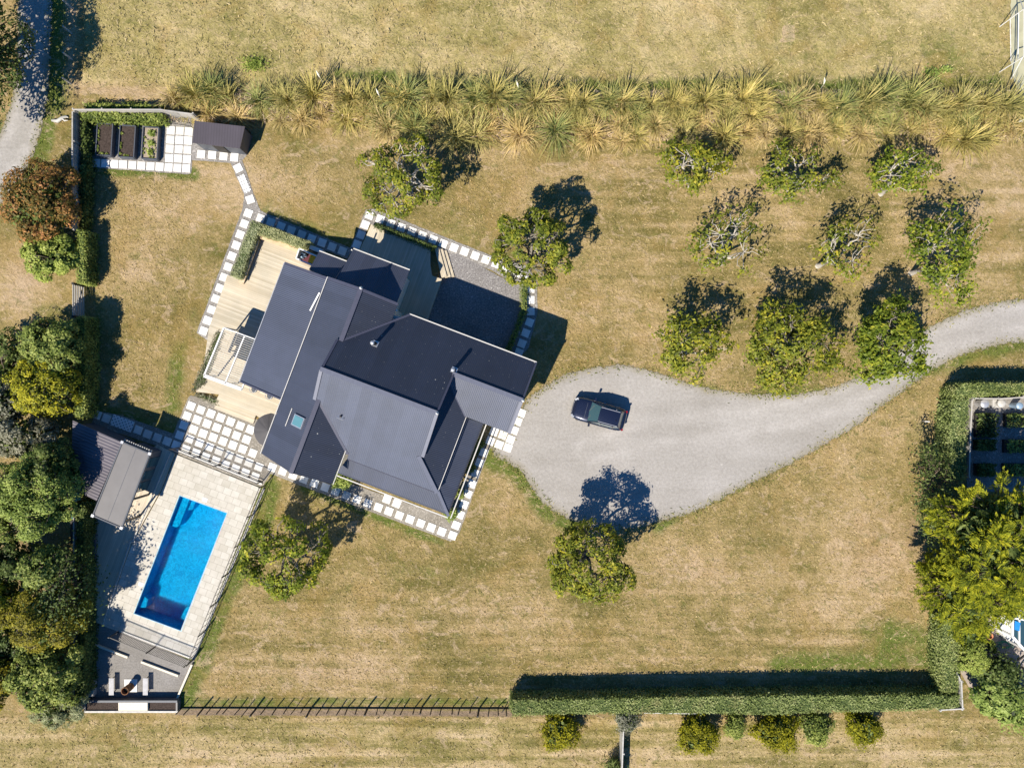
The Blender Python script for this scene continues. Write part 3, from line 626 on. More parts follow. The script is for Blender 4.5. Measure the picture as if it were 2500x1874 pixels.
# picket pool fences
def picket_fence(name, pts, label, h=1.25, gap=.13, base=.06, rail_gates=()):
    x, y = P(*pts[0]); f = thing(name, (x, y, 0), label, 'pool fence', 'black picket fences round the pool')
    for (p, q) in zip(pts[:-1], pts[1:]):
        pk = MB()
        p = Vector(P3(*p)); q = Vector(P3(*q)); d = q - p; L = d.length
        for z in (base + .12, base + h): MB().bar(p + Vector((0, 0, z)), q + Vector((0, 0, z)), .045, .045).obj('rail', M['black_metal'], f)
        k = int(L / gap)
        for i in range(1, k): c_ = p + d * (i / k); pk.box((c_.x, c_.y, base + h / 2 + .06), (.022, .022, h - .12))
        m_ = max(1, round(L / 2.3))
        for i in range(m_ + 1): c_ = p + d * (i / m_); MB().box((c_.x, c_.y, base + h / 2 + .05), (.07, .07, h + .1)).obj('post', M['black_metal'], f)
        pk.obj('pickets', M['black_metal'], f)
    return f
picket_fence('pool_fence', [(437, 1092), (540, 1133), (642, 1174)], 'black picket fence between paver courtyard and pool paving')
f_ = picket_fence('pool_fence', [(648, 1184), (560, 1397), (474, 1608)], 'long see-through fence along the lawn side of the pool', gap=.5)
picket_fence('pool_fence', [(290, 1540), (380, 1577), (468, 1611)], 'black picket fence between pool paving and fire pit gravel')
tag(MB().bar(P3(434, 1099, 0, .07), P3(640, 1181, 0, .07), .12, .12).obj('fence_kerb', M['paver']), 'cream kerb under the fence nearest the courtyard', 'kerb')
tag(MB().bar(P3(645, 1192, 0, .07), P3(471, 1612, 0, .07), .16, .1).obj('fence_kerb', M['offwhite']), 'grey-white kerb along the lawn side of the pool paving', 'kerb')
tag(MB().bar(P3(296, 1539, 0, .07), P3(468, 1605, 0, .07), .12, .12).obj('fence_kerb', M['paver']), 'cream kerb under the fence nearest the fire pit', 'kerb')

# ------------------------------------------------------------------ pool house
ph = thing('pool_house', P3(300, 1180), 'grey roofed pool house beside the pool', 'pool house')
HP = 2.9
c2 = [P(299, 1079, HP), P(366, 1107, HP), P(297, 1288, HP), P(227, 1258, HP)]
o = MB().prism(c2, HP - .12, HP).obj('roof', M['panel_grey'], ph); o['label'] = 'smooth flat grey roof'
sm_ = MB()
a_, b_ = Vector(c2[0]).lerp(Vector(c2[1]), .5), Vector(c2[3]).lerp(Vector(c2[2]), .5); sm_.bar((*a_, HP + .004), (*b_, HP + .004), .03, .01); sm_.obj('roof_seam', M['charcoal'], o)
for i in range(4): p, q = c2[i], c2[(i + 1) % 4]; MB().bar((*p, HP - .04), (*q, HP - .04), .09, .18).obj('fascia', M['charcoal'], o)
for i in range(4): MB().box((*c2[i], HP + .03), (.2, .2, .1), -TH).obj('corner_bracket', M['steel'], o)
def ribroof(name, pts, ribdir, m_, parent, thick=.05, label=None):
    """one roof plane: pts 3D; ribdir = 2D unit vector across the corrugations"""
    mb = MB(); n_ = len(pts)
    mb.add([(x, y, z) for x, y, z in pts] + [(x, y, z - thick) for x, y, z in pts],
           [tuple(range(n_)), tuple(range(2 * n_ - 1, n_ - 1, -1))] + [(i, (i + 1) % n_, n_ + (i + 1) % n_, n_ + i) for i in range(n_)])
    mb.rib = [v_[0] * ribdir[0] + v_[1] * ribdir[1] for v_ in mb.v]
    o_ = mb.obj(name, m_, parent)
    nz = sum((pts[i][0] * pts[(i + 1) % n_][1] - pts[(i + 1) % n_][0] * pts[i][1]) for i in range(n_))
    if nz < 0: o_.data.flip_normals()
    if label: o_['label'] = label
    return o_
Hu = (math.cos(TH), -math.sin(TH)); Hv = (math.sin(TH), math.cos(TH))
rp = [P3(177.4, 1026, 2.3), P3(298, 1079, 2.75), P3(236, 1222, 2.75), P3(182, 1196, 2.3), P3(175, 1122, 2.3)]
ribroof('roof', rp, Hv, M['roof_pool'], ph, label='corrugated mauve-grey roof wing by the hedge')
wl = MB(); W_ = Vector(P(299, 1079, HP)); ex = Vector(P(366, 1107, HP)) - W_; ey = Vector(P(227, 1258, HP)) - W_
def pw_(u_, v_): q = W_ + ex * u_ + ey * v_; return (q.x, q.y)
wl.prism([pw_(.05, .04), pw_(.8, .04), pw_(.8, .6), pw_(.05, .6)], 0, HP - .13); wl.prism([pw_(.05, .6), pw_(.12, .6), pw_(.12, .96), pw_(.05, .96)], 0, HP - .13)
wl.obj('wall', M['charcoal'], ph)
for v_ in (.12, .3, .46): MB().prism([pw_(.8, v_), pw_(.815, v_), pw_(.815, v_ + .13), pw_(.8, v_ + .13)], .12, 2.2).obj('glass_door', M['glass'], ph)
for (u_, v_) in ((.93, .65), (.93, .96), (.12, .975)): MB().box((*pw_(u_, v_), HP / 2 - .05), (.12, .12, HP - .1), -TH).obj('post', M['black_metal'], ph)
bt = MB()
for i in range(13): q = Vector(pw_(.02, -.03)).lerp(Vector(pw_(.98, -.03)), i / 12); bt.box((q.x, q.y, HP - .15), (.07, .14, .1), -TH)
bt.obj('rafter_ends', M['offwhite'], ph)
wl = MB(); wl.prism([P(p[0], p[1], 2.3) for p in ((184, 1036), (292, 1083), (236, 1210), (190, 1188))], 0, 2.2); wl.obj('wall', M['charcoal'], ph)
# things beside the pool house
tg = thing('sun_lounger', P3(232, 1330), 'dark slatted sun lounger on the shaded pool deck', 'lounger')
MB().box((*P(232, 1330), .42), (.62, 1.9, .1), 0).obj('cushion', M['charcoal'], tg)
for (i, j) in ((-1, -1), (1, -1), (-1, 1), (1, 1)): x, y = P(232, 1330); MB().box((x + i * .26, y + j * .8, .24), (.06, .06, .27)).obj('leg', M['black_metal'], tg)
bs = thing('basket', P3(219, 1256), 'round woven basket below the pool house roof', 'basket')
MB().lathe((*P(219, 1256), 0.11), [(.16, 0), (.2, .15), (.22, .36), (.18, .36), (.16, .1)], 12).obj('body', simple('wicker', (.45, .27, .13), .8, var=.3, nscale=25), bs)
tag(MB().box((*P(193, 1216), .5), (.3, .9, .9)).box((*P(193, 1252), .4), (.25, .6, .7)).obj('tarpaulin_bundle', M['blue_tarp']), 'bright blue tarpaulin bundle between hedge and pool house', 'tarpaulin')
tag(MB().box((*P(207, 1290), .7), (.5, 1.6, 1.1)).box((*P(207, 1290), 1.28), (.56, 1.7, .06)).obj('pump_cabinet', M['dark_timber']), 'dark pump cabinet beside the pool deck behind the pool house', 'cabinet')

# fire pit, benches, low planter wall
x, y = P(320, 1672)
tag(MB().box((x, y, .03), (.96, .96, .06)).obj('hearth_slab', M['paver']), 'white square hearth slab under the fire drum', 'slab')
x, y = P(320.5, 1673.5); fd_ = thing('fire_drum', (x, y, .06), 'rusty steel fire drum standing on a white slab', 'fire drum')
pr = [(.24, 0), (.27, .02), (.27, .28), (.285, .3), (.27, .32), (.27, .56), (.285, .58), (.27, .6), (.27, .84), (.29, .86), (.25, .86), (.24, .84), (.24, .1)]
MB().lathe((x, y, .06), pr, 24).obj('drum', M['rust'], fd_, True)
MB().lathe((x, y, .06), [(.23, .12), (.23, .6), (.01, .6)], 20).obj('ash_bed', M['soot'], fd_)
def bench(px, label):
    x, y = P(*px, .42); o_ = thing('garden_bench', (x, y, .012), label, 'bench', 'benches beside the fire drum')
    sl = MB()
    for i in range(5): sl.box((x - .15 + i * .075, y, .43), (.055, 1.28, .03))
    sl.obj('seat', simple('bench_grey', (.42, .42, .44), .5), o_)
    for s in (-1, 1):
        MB().box((x, y + s * .56, .21), (.05, .04, .4)).obj('leg', M['black_metal'], o_); MB().bar((x - .17, y + s * .56, .40), (x + .17, y + s * .56, .40), .04).obj('crossbar', M['black_metal'], o_)
bench((272, 1675), 'backless grey bench west of the fire drum'); bench((355, 1675), 'backless grey bench east of the fire drum')
pb = thing('planter_wall', P3(320, 1728), 'long raised planter with a white central seat at the gravel end', 'planter')
x0, y0 = P(205, 1740, .5); x1, y1 = P(434, 1714, .5)
MB().box(((x0 + x1) / 2, y1 + .12, .3), (x1 - x0, .16, .6)).obj('wall', M['charcoal'], pb)
MB().box(((x0 + x1) / 2, y0 + .1, .25), (x1 - x0, .14, .5)).obj('wall', M['offwhite'], pb)
for xx in (x0 + .07, x1 - .07): MB().box((xx, (y0 + y1) / 2 + .11, .27), (.12, y1 - y0 - .16, .54)).obj('wall', M['panel_grey'], pb)
MB().box(((x0 + x1) / 2 + .2, (y0 + y1) / 2 + .14, .3), (2.2, y1 - y0 - .2, .58)).obj('seat', M['sleeper'], pb)
MB().box(((x0 + x1) / 2, (y0 + y1) / 2 + .11, .2), (x1 - x0 - .3, y1 - y0 - .17, .4)).obj('soil_bed', M['soil'], pb)
cb = thing('storage_crate', P3(210, 1677), 'dark open storage crate against the hedge by the fire pit', 'crate')
x, y = P(209, 1682, .6)
MB().box((x, y, .3), (.28, 1.3, .56)).obj('box', M['charcoal'], cb); MB().box((x + .33, y, .25), (.34, 1.2, .46)).obj('log_stack', M['bark'], cb)

# ------------------------------------------------------------------ pavers
pm = MB().box((0, 0, 0), (.60, .60, .05)).mesh('paver', M['paver'])
def paver(px, rot, label, group, z=.03, sc=1.0):
    o_ = bpy.data.objects.new('paver', pm); C.objects.link(o_); x, y = P(*px)
    r = random.Random(int(px[0] * 7 + px[1])); o_.location = (x + r.uniform(-.012, .012), y + r.uniform(-.012, .012), z); o_.rotation_euler = (0, 0, rot + r.uniform(-.012, .012)); o_.scale = (sc, sc, 1)
    return tag(o_, label, 'paver', group)
def lerp_path(p, q, k): return [(p[0] + (q[0] - p[0]) * i / (k - 1), p[1] + (q[1] - p[1]) * i / (k - 1)) for i in range(k)]
def path(pts, rot, fmt, group):
    for i, p in enumerate(pts): paver(p, rot, fmt % nth(i), group)
path(lerp_path((607, 520.7), (497.5, 808), 12), -TH, '%s white paver going south in the row west of the sage hedge', 'pavers west of the sage hedge')
path(lerp_path((636.6, 533), (836, 612.7), 9), -TH, '%s shaded paver going east in the row north of the sage hedge', 'pavers north of the sage hedge')
path([(491.3, 376.6), (518.5, 379), (546, 381.7), (573, 384.6)], math.radians(-5), '%s paver going east in front of the garden shed', 'pavers in front of the garden shed')
paver((581.8, 410.5), math.radians(28), 'tilted white paver just north of the lattice stepping panel', 'pavers round the lattice panel')
paver((611, 487.4), math.radians(20), 'tilted white paver just south of the lattice stepping panel', 'pavers round the lattice panel')
path(lerp_path((902.7, 525.8), (1211.8, 644), 13), -TH, '%s paver going east in the row north of the shaded deck', 'pavers north of the shaded deck')
path([(1237, 654), (1262, 666), (1280, 683)], -TH, '%s paver hidden under the round tree by the pebble yard', 'pavers under the round tree')
path([(1295, 704.9), (1295.6, 732), (1295.8, 759.6)], 0, '%s paver going south east of the narrow low hedge', 'pavers east of the low hedge')
path([(1292.6, 787), (1283.4, 812.5), (1274, 837.9), (1266.5, 860.3)], -TH, '%s shaded paver going south between narrow hedge and lawn shadow', 'shaded pavers east of the low hedge')
path([(891.8, 548.7), (881.8, 573), (871.9, 597.2)], -TH, '%s paver going south along the west end of the shaded deck', 'pavers west of the shaded deck')
for r_ in range(5):
    for c_ in range(3): paver((417.9 + c_ * 21.7 - r_ * 1.4, 318.8 + r_ * 22.6 + c_ * 1.3), math.radians(-3.4), 'white paver in %s row, %s column of the block by the shed' % (nth(r_), nth(c_)), 'paver block by the shed')
for i in range(9): paver((412 - 21.9 - i * 22.1, 407.5 - i * 1.35), math.radians(-3), '%s paver going west in the row below the raised beds' % nth(i), 'pavers below the raised beds')
gx, gy = (24.1, 9.6), (-9.1, 23.8)
for r_ in range(5):
    for c_ in range({0: 7, 1: 7, 2: 8, 3: 9, 4: 9}[r_]):
        paver((467 + gx[0] * c_ + gy[0] * r_, 990.4 + gx[1] * c_ + gy[1] * r_), -TH, 'courtyard paver, %s row from the deck, %s from the west' % (nth(r_), nth(c_)), 'courtyard pavers')
path(lerp_path((664.7, 1140), (1105, 1306), 18), -TH, '%s paver going east in the row south of the house', 'pavers south of the house')
path([(944.8, 1218.3), (969, 1227.8)], -TH, '%s of two extra pavers at the south verandah step', 'pavers at the verandah step')
path(lerp_path((1113.8, 1281), (1181, 1104), 8), -TH, '%s paver going north in the row east of the house', 'pavers east of the house')
path([(1273, 1008), (1264.8, 1027.8), (1256, 1050), (1247, 1071.9), (1240, 1092.4)], -TH, '%s entry paver going south in the column touching the driveway', 'entry pavers')
path([(1227.5, 1061.6), (1218.7, 1084.5)], -TH, '%s entry paver going south in the middle column', 'entry pavers')
path([(1206, 1053), (1197, 1076)], -TH, '%s entry paver going south in the column nearest the house', 'entry pavers')
path([(238, 1012), (260.6, 1021)], -TH, '%s shaded paver west of the lattice panel by the pool house', 'pavers north of the pool house')
path([(337.7, 1049.5), (360.8, 1059), (385, 1068), (408.6, 1077)], -TH, '%s shaded paver east of the lattice panel by the pool house', 'pavers north of the pool house')
for px, L, W, rot, lb in (((597, 449), 1.4, .55, math.radians(-66), 'white lattice stepping panel in the path below the shed'), ((299, 1033), 1.7, .85, -TH, 'shaded lattice stepping panel beside the pool house')):
    x, y = P(*px); tag(MB().box((x, y, .025), (L, W, .04), rot).obj('stepping_stone', M['lattice']), lb, 'stepping stone')
# ------------------------------------------------------------------ house
def H3(a, b, z): return (*HW(a, b), z)
house = thing('house', H3(-4, 0, 0), 'large L-shaped house with dark corrugated iron gable roofs', 'house')
K = .51
zM = lambda b: 7.6 - K * abs(b - .05)
NE_, SE_ = 5.55, -5.33
# main gable, north slope with the lower east wing sharing its plane
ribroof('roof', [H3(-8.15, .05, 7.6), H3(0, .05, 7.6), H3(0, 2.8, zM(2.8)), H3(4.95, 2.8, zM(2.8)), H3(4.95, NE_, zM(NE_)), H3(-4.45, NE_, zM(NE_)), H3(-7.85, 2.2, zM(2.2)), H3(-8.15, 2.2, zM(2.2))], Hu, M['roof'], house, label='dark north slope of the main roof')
ribroof('roof', [H3(-8.15, .05, 7.6), H3(-8.15, -2.1, zM(-2.1)), H3(-7.85, -2.1, zM(-2.1)), H3(-4.95, -5.0, zM(-5.0)), H3(-4.95, SE_, zM(SE_)), H3(1.68, SE_, zM(SE_)), H3(-.3, -3.3, zM(-3.3)), H3(0, -3.2, zM(-3.2)), H3(0, .05, 7.6)], Hu, M['roof_sunlit'], house, label='sunlit south slope of the main roof')
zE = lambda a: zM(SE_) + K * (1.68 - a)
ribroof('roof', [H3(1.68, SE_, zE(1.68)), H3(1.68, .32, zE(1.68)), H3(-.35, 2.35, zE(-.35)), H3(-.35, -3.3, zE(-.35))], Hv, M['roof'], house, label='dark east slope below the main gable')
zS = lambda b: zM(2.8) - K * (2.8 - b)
ribroof('roof', [H3(4.95, 2.8, zS(2.8)), H3(0.0, 2.8, zS(2.8)), H3(-.33, 2.35, zS(2.35)), H3(1.68, .32, zS(.32)), H3(4.95, .32, zS(.32))], Hu, M['roof_sunlit'], house, label='sunlit south slope of the east wing')
# west gable wing
zW = lambda a: 6.5 - K * abs(a + 7.85)
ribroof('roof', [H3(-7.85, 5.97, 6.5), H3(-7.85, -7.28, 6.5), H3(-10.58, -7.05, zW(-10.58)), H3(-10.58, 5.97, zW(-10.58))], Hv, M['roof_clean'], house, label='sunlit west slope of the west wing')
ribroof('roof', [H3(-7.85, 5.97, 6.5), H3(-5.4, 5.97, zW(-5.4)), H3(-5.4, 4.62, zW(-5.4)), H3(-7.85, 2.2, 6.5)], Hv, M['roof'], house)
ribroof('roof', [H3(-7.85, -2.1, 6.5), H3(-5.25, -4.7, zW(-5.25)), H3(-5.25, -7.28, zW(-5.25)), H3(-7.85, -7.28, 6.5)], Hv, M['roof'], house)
# west lean-to, north porch roofs
ribroof('roof', [H3(-14.2, 5.93, 3.8), H3(-10.62, 5.93, 4.95), H3(-10.62, -3.15, 4.95), H3(-14.2, -3.15, 3.8)], Hv, M['roof_sunlit'], house, label='long west lean-to roof over the deck')
ribroof('roof', [H3(-10.05, 8.52, 3.7), H3(-5.77, 8.52, 3.7), H3(-5.57, 6.02, 4.9), H3(-10.05, 6.02, 4.9)], Hu, M['roof_clean'], house)
ribroof('roof', [H3(-12.32, 7.52, 3.5), H3(-10.2, 7.52, 3.5), H3(-10.2, 6.02, 4.2), H3(-12.32, 6.02, 4.2)], Hu, M['roof_clean'], house)
# verandah, straight pitch with a rolled front edge
vz = 4.3
ribroof('verandah_roof', [H3(-5.0, -5.2, vz), H3(1.62, -5.2, vz), H3(2.8, -6.65, 3.55), H3(-5.5, -6.65, 3.55)], Hu, M['roof_clean'], house)
ribroof('verandah_roof', [H3(1.62, -5.2, vz), H3(1.62, .2, vz), H3(2.85, .2, 3.55), H3(2.8, -6.65, 3.55)], Hv, M['roof_clean'], house)
for (p, q, e) in ((H3(-5.5, -6.65, 3.55), H3(2.8, -6.65, 3.55), (0, -1)), (H3(2.85, .2, 3.55), H3(2.8, -6.65, 3.55), (1, 0))):
    mb = MB(); ring = []
    for k_ in range(6):
        t_ = math.radians(28 + 62 * k_ / 5); off = .32 * (math.sin(t_) - math.sin(math.radians(28))); dz = -.32 * (math.cos(math.radians(28)) - math.cos(t_))
        for base in (p, q):
            ea = HW(e[0], e[1]); ez = (ea[0] - OX, ea[1] - OY); cor = 1.0
            ext = (off if base is q else 0)
            ax = HW(1, 0) if e[1] else HW(0, -1); ax = (ax[0] - OX, ax[1] - OY)
            mb.v.append((base[0] + ez[0] * off + ax[0] * ext, base[1] + ez[1] * off + ax[1] * ext, base[2] + dz))
    for k_ in range(5): mb.f.append((2 * k_, 2 * k_ + 1, 2 * k_ + 3, 2 * k_ + 2)); mb.m.append(0)
    d_ = Hu if e[1] else Hv
    mb.rib = [v_[0] * d_[0] + v_[1] * d_[1] for v_ in mb.v]; mb.obj('verandah_roof_edge', M['roof_clean'], house, True)
def ridge(a0, b0, z0, a1, b1, z1, w=.24, m_='ridge', nm='ridge_cap'): return MB().bar(H3(a0, b0, z0 + .02), H3(a1, b1, z1 + .02), w, .07).obj(nm, M[m_], house)
ridge(-8.2, .05, 7.6, .03, .05, 7.6, .3, 'ridge_light'); ridge(-.1, 2.8, zM(2.8), 5.0, 2.8, zM(2.8), .3, 'ridge_light')
ridge(-7.85, 6.0, 6.5, -7.85, 2.2, 6.5, .3); ridge(-7.85, -2.0, 6.5, -7.85, -7.3, 6.5, .3)
ridge(-8.12, 0, 7.6, -8.12, -2.1, zM(-2.1), .22, 'ridge_light', 'verge_cap'); ridge(-8.12, .1, 7.6, -8.12, 2.2, zM(2.2), .16, 'ridge', 'verge_cap')
ridge(-.02, 0, 7.6, -.02, -3.2, zM(-3.2), .22, 'ridge_light', 'verge_cap'); ridge(-.02, .1, 7.6, -.02, 2.8, zM(2.8), .12, 'ridge', 'verge_cap')
ridge(4.92, 2.8, zM(2.8), 4.92, .32, zS(.32), .22, 'ridge_light', 'verge_cap'); ridge(4.95, 2.8, zM(2.8), 4.95, NE_, zM(NE_), .12, 'ridge', 'verge_cap')
ridge(-.3, -3.25, zM(-3.25), 1.7, SE_, zM(SE_), .26, 'ridge_light', 'hip_cap'); ridge(1.62, -5.2, vz, 3.0, -6.85, 3.4, .2, 'ridge_light', 'hip_cap')
ridge(-7.85, -2.1, 6.47, -5.0, -5.0, 5.02, .16, 'ridge', 'valley_flashing'); ridge(-.35, 2.35, 5.87, 1.68, .32, 4.85, .14, 'ridge', 'valley_flashing'); ridge(-7.85, 2.2, 6.47, -4.45, 5.55, 4.79, .14, 'ridge', 'valley_flashing')
ridge(-14.2, 5.85, 3.8, -10.62, 5.85, 4.95, .2, 'ridge', 'verge_cap'); ridge(-14.15, -3.1, 3.8, -10.62, -3.1, 4.95, .12, 'ridge', 'verge_cap')
ridge(-10.58, 5.9, zW(-10.58), -7.85, 5.9, 6.5, .2, 'ridge', 'verge_cap'); ridge(-7.85, 5.9, 6.5, -5.4, 5.9, zW(-5.4), .2, 'ridge', 'verge_cap')
def gut(a0, b0, a1, b1, z, m_='gutter', w=.10): return MB().bar(H3(a0, b0, z), H3(a1, b1, z), w * .75, .10).obj('gutter', M[m_], house)
gut(-4.5, NE_ + .05, 4.97, NE_ + .05, zM(NE_) - .03); gut(-10.64, 5.97, -10.64, -7.1, zW(-10.58) - .02, w=.07); gut(-14.25, 5.9, -14.25, -3.15, 3.77, 'steel', .07)
gut(-10.05, 8.57, -5.77, 8.57, 3.67); gut(-12.32, 7.57, -10.2, 7.57, 3.47); gut(-5.5, -7.02, 3.0, -7.02, 3.2); gut(3.2, -7.0, 3.2, .2, 3.2)
gut(-5.19, -4.8, -5.19, -7.3, zW(-5.25) - .03, w=.06); gut(1.74, -5.3, 1.74, .3, zM(SE_) - .04, w=.06); gut(-4.9, SE_ - .04, 1.7, SE_ - .04, zM(SE_) - .05, 'ridge', .06)
# walls
def wall(a0, a1, b0, b1, z0, z1): return MB().prism([HW(a0, b0), HW(a1, b0), HW(a1, b1), HW(a0, b1)], z0, z1).obj('wall', M['weatherboard'], house)
wall(-10.2, -5.75, -6.85, 5.6, 0, 5.0); wall(-5.74, 1.3, -4.95, 5.15, 0, 4.72); wall(1.303, 4.6, .7, 5.15, 0, 4.72); wall(-13.4, -10.203, -2.8, 5.6, 0, 3.85); wall(-9.8, -6.1, 5.603, 8.1, 0, 3.6); wall(-12.1, -10.15, 5.603, 7.2, 0, 3.4)
def gable(a, b0, b1, bz, zt, ze, th=.12):
    x = [H3(a, b0, ze), H3(a, b1, ze), H3(a, bz, zt)]; y = [H3(a - th, b0, ze), H3(a - th, b1, ze), H3(a - th, bz, zt)]
    MB().add(x + y, [(0, 1, 2), (5, 4, 3), (0, 3, 4, 1), (1, 4, 5, 2), (2, 5, 3, 0)]).obj('gable_wall', M['weatherboard'], house)
gable(-.15, -3.2, 3.0, .05, 7.5, 5.9); gable(-7.95, -2.1, 2.2, .05, 7.5, 6.4); gable(4.6, .7, 5.15, 2.8, 6.1, 4.72)
def gable_b(b, a0, a1, am, zt, ze, th=.12):
    x = [H3(a0, b, ze), H3(a1, b, ze), H3(am, b, zt)]; y = [H3(a0, b - th, ze), H3(a1, b - th, ze), H3(am, b - th, zt)]
    MB().add(x + y, [(0, 2, 1), (5, 3, 4), (0, 1, 4, 3), (1, 2, 5, 4), (2, 0, 3, 5)]).obj('gable_wall', M['weatherboard'], house)
gable_b(5.6, -10.2, -5.75, -7.85, 6.4, 5.0); gable_b(-6.73, -10.2, -5.75, -7.85, 6.4, 5.0)
def window(a, b, ax, w_, z0, z1, door=False):
    """ax 'a': window in a wall facing +-b ; ax 'b': facing +-a ; b/a sit on the wall face, sign by outward"""
    out = window.s
    if ax == 'a': c_ = HW(a, b + out * .02); c3 = HW(a, b + out * .045); rz = -TH
    else: c_ = HW(a + out * .02, b); c3 = HW(a + out * .045, b); rz = -TH + math.pi / 2
    fr_ = MB().box((*c_, (z0 + z1) / 2), (w_ + .16, .07, z1 - z0 + .16), rz).obj('door' if door else 'window', M['white'], house)
    k = max(1, round(w_ / .9))
    for i in range(k):
        off = (i - (k - 1) / 2) * w_ / k; q = HW(a + (off if ax == 'a' else 0) + (0 if ax == 'a' else out * .045), b + (off if ax == 'b' else 0) + (out * .045 if ax == 'a' else 0))
        MB().box((*q, (z0 + z1) / 2), (w_ / k - .08, .05, z1 - z0 - .06), rz).obj('pane', M['glass'], fr_)
window.s = 1
for a_, w_ in ((-3.6, 2.4), (-.6, 1.6), (3.0, 1.8)): window(a_, 5.15, 'a', w_, .5, 2.4, a_ < -3)
window(-8.0, 8.1, 'a', 1.2, 1.0, 2.1); window(4.6, 2.9, 'b', 1.6, .9, 2.2)
window(1.3, -1.2, 'b', 1.5, .8, 2.4); window(1.3, -3.6, 'b', 1.0, .2, 2.3, True)
window.s = -1
window(-3.4, -4.95, 'a', 2.0, .8, 2.4); window(-.4, -4.95, 'a', 1.1, .2, 2.3, True); window(-8, -6.85, 'a', 2.0, .9, 2.3); window(-11.8, -2.8, 'a', 2.2, .5, 2.5, True)
for b_ in (-1, 2.4): window(-13.4, b_, 'b', 2.4, .5, 2.5, True)
window(-10.2, -4.8, 'b', 2.0, .5, 2.4, True); window(3.1, .7, 'a', 1.2, .2, 2.3, True)
for (a_, b_) in ((-5.2, -6.7), (-2.6, -6.7), (.2, -6.7), (2.85, -6.7), (2.85, -4.4), (2.85, -2.1), (2.85, .0)): MB().box((*HW(a_, b_), 1.62), (.12, .12, 3.24), -TH).obj('verandah_post', M['white'], house)
MB().prism([HW(-5.6, -6.75), HW(2.95, -6.75), HW(2.95, .15), HW(1.3, .15), HW(1.3, -4.96), HW(-5.6, -4.96)], .02, .22).obj('verandah_floor', M['deck'], house)
# skylight, flues, vents
zc = zW(-9.0)
sk = MB().box((*HW(-8.72, -3.93), zW(-8.72) + .07), (.95, .78, .12), -TH, tilt=-math.atan(K)).obj('skylight', M['steel'], house)
MB().box((*HW(-8.74, -3.93), zW(-8.72) + .13), (.80, .64, .03), -TH, tilt=-math.atan(K)).obj('pane', simple('skylight_glass', (.10, .24, .28), .1, var=.05), sk)
MB().bar(H3(-9.55, -3.3, zW(-9.55) + .04), H3(-9.55, -4.6, zW(-9.55) + .04), .05).obj('flashing', M['gutter'], house)
def flue(a, b, z0, h, r=.13, cap=True):
    x, y = HW(a, b); f = MB().lathe((x, y, z0 - .1), [(r, 0), (r, h), (r * .6, h + .02)], 14).obj('flue', M['black_metal'], house, True)
    MB().box((x, y, z0 + .02), (.42, .42, .06), -TH, rx=-math.atan(K)).obj('flashing', M['steel'], f)
    if cap: MB().lathe((x, y, z0 - .1 + h + .05), [(r * .8, 0), (r * 1.15, .02), (r * 1.0, .07), (.03, .11)], 14).obj('cowl', M['steel'], f, True)
x_, y_ = P(904, 835, 7.9); a_ = (x_ - OX) * math.cos(TH) - (y_ - OY) * math.sin(TH); b_ = (x_ - OX) * math.sin(TH) + (y_ - OY) * math.cos(TH); flue(a_, b_, zM(b_), 1.1)
x_, y_ = P(1105, 902, 7.4); a_ = (x_ - OX) * math.cos(TH) - (y_ - OY) * math.sin(TH); b_ = (x_ - OX) * math.sin(TH) + (y_ - OY) * math.cos(TH); flue(a_, b_, zM(b_), 1.1)
flue(-6.1, -2.55, zM(-2.55), .3, .07, False)
for (a_, b_, z_) in ((0, .05, 7.6), (5.0, 2.8, zM(2.8)), (-7.85, 6.0, 6.5)): MB().lathe(H3(a_, b_, z_), [(.09, 0), (.11, .08), (.05, .14), (.07, .2), (.01, .32)], 10).obj('finial', M['white'], house, True)
MB().bar(H3(-10.75, 4.75, zW(-10.5) + .0), H3(-11.0, 3.35, 4.88), .1, .08).obj('downpipe', M['white'], house)  # white bar added to stand for sunlit wall showing between the two roofs
MB().bar(H3(-5.35, 5.45, 4.9), H3(-6.15, 6.35, 4.2), .08, .08).obj('downpipe', M['white'], house)
MB().bar(H3(-10.0, 8.35, 1.5), H3(-10.35, 8.5, 2.95), .08, .08).obj('downpipe', M['white'], house)

# ------------------------------------------------------------------ decks
dk = thing('west_deck', P3(600, 800), 'L-shaped pale timber deck on the sunny west side of the house', 'deck')
MB().prism([P(*p) for p in ((622, 560), (745, 606), (860, 660), (840, 760), (700, 1010), (640, 1020), (628, 1012), (534, 975), (540, 962), (484, 956), (505, 880), (515, 803), (560, 674), (590, 680))], .0, .40).obj('boards', M['deck'], dk)
for k, (h_, ex_) in enumerate(((.27, 12), (.14, 24))):
    MB().prism([P(*p) for p in ((534 - ex_ * .4, 975 + ex_ * .9), (534, 975), (628, 1012), (628 - ex_ * .36, 1012 + ex_ * .9))], .0, h_ - .004).obj('step', M['deck'], dk)
bn = thing('built_in_bench', P3(625, 575), 'pale timber corner bench along the inside of the sage hedge', 'bench')
MB().bar(P3(628, 586, .85), P3(590, 690, .85), .34, .06).obj('seat', M['bench_wood'], bn); MB().bar(P3(626, 572, .85), P3(733, 612, .85), .42, .06).obj('seat', M['bench_wood2'], bn)
for t_ in (0, .33, .66, 1): x, y = P(628 - 38 * t_, 586 + 104 * t_, .6); MB().box((x, y, .61), (.3, .06, .42), -TH).obj('leg', M['bench_wood'], bn)
for t_ in (.1, .5, .95): x, y = P(626 + 107 * t_, 572 + 40 * t_, .6); MB().box((x, y, .61), (.06, .36, .42), -TH).obj('leg', M['bench_wood'], bn)
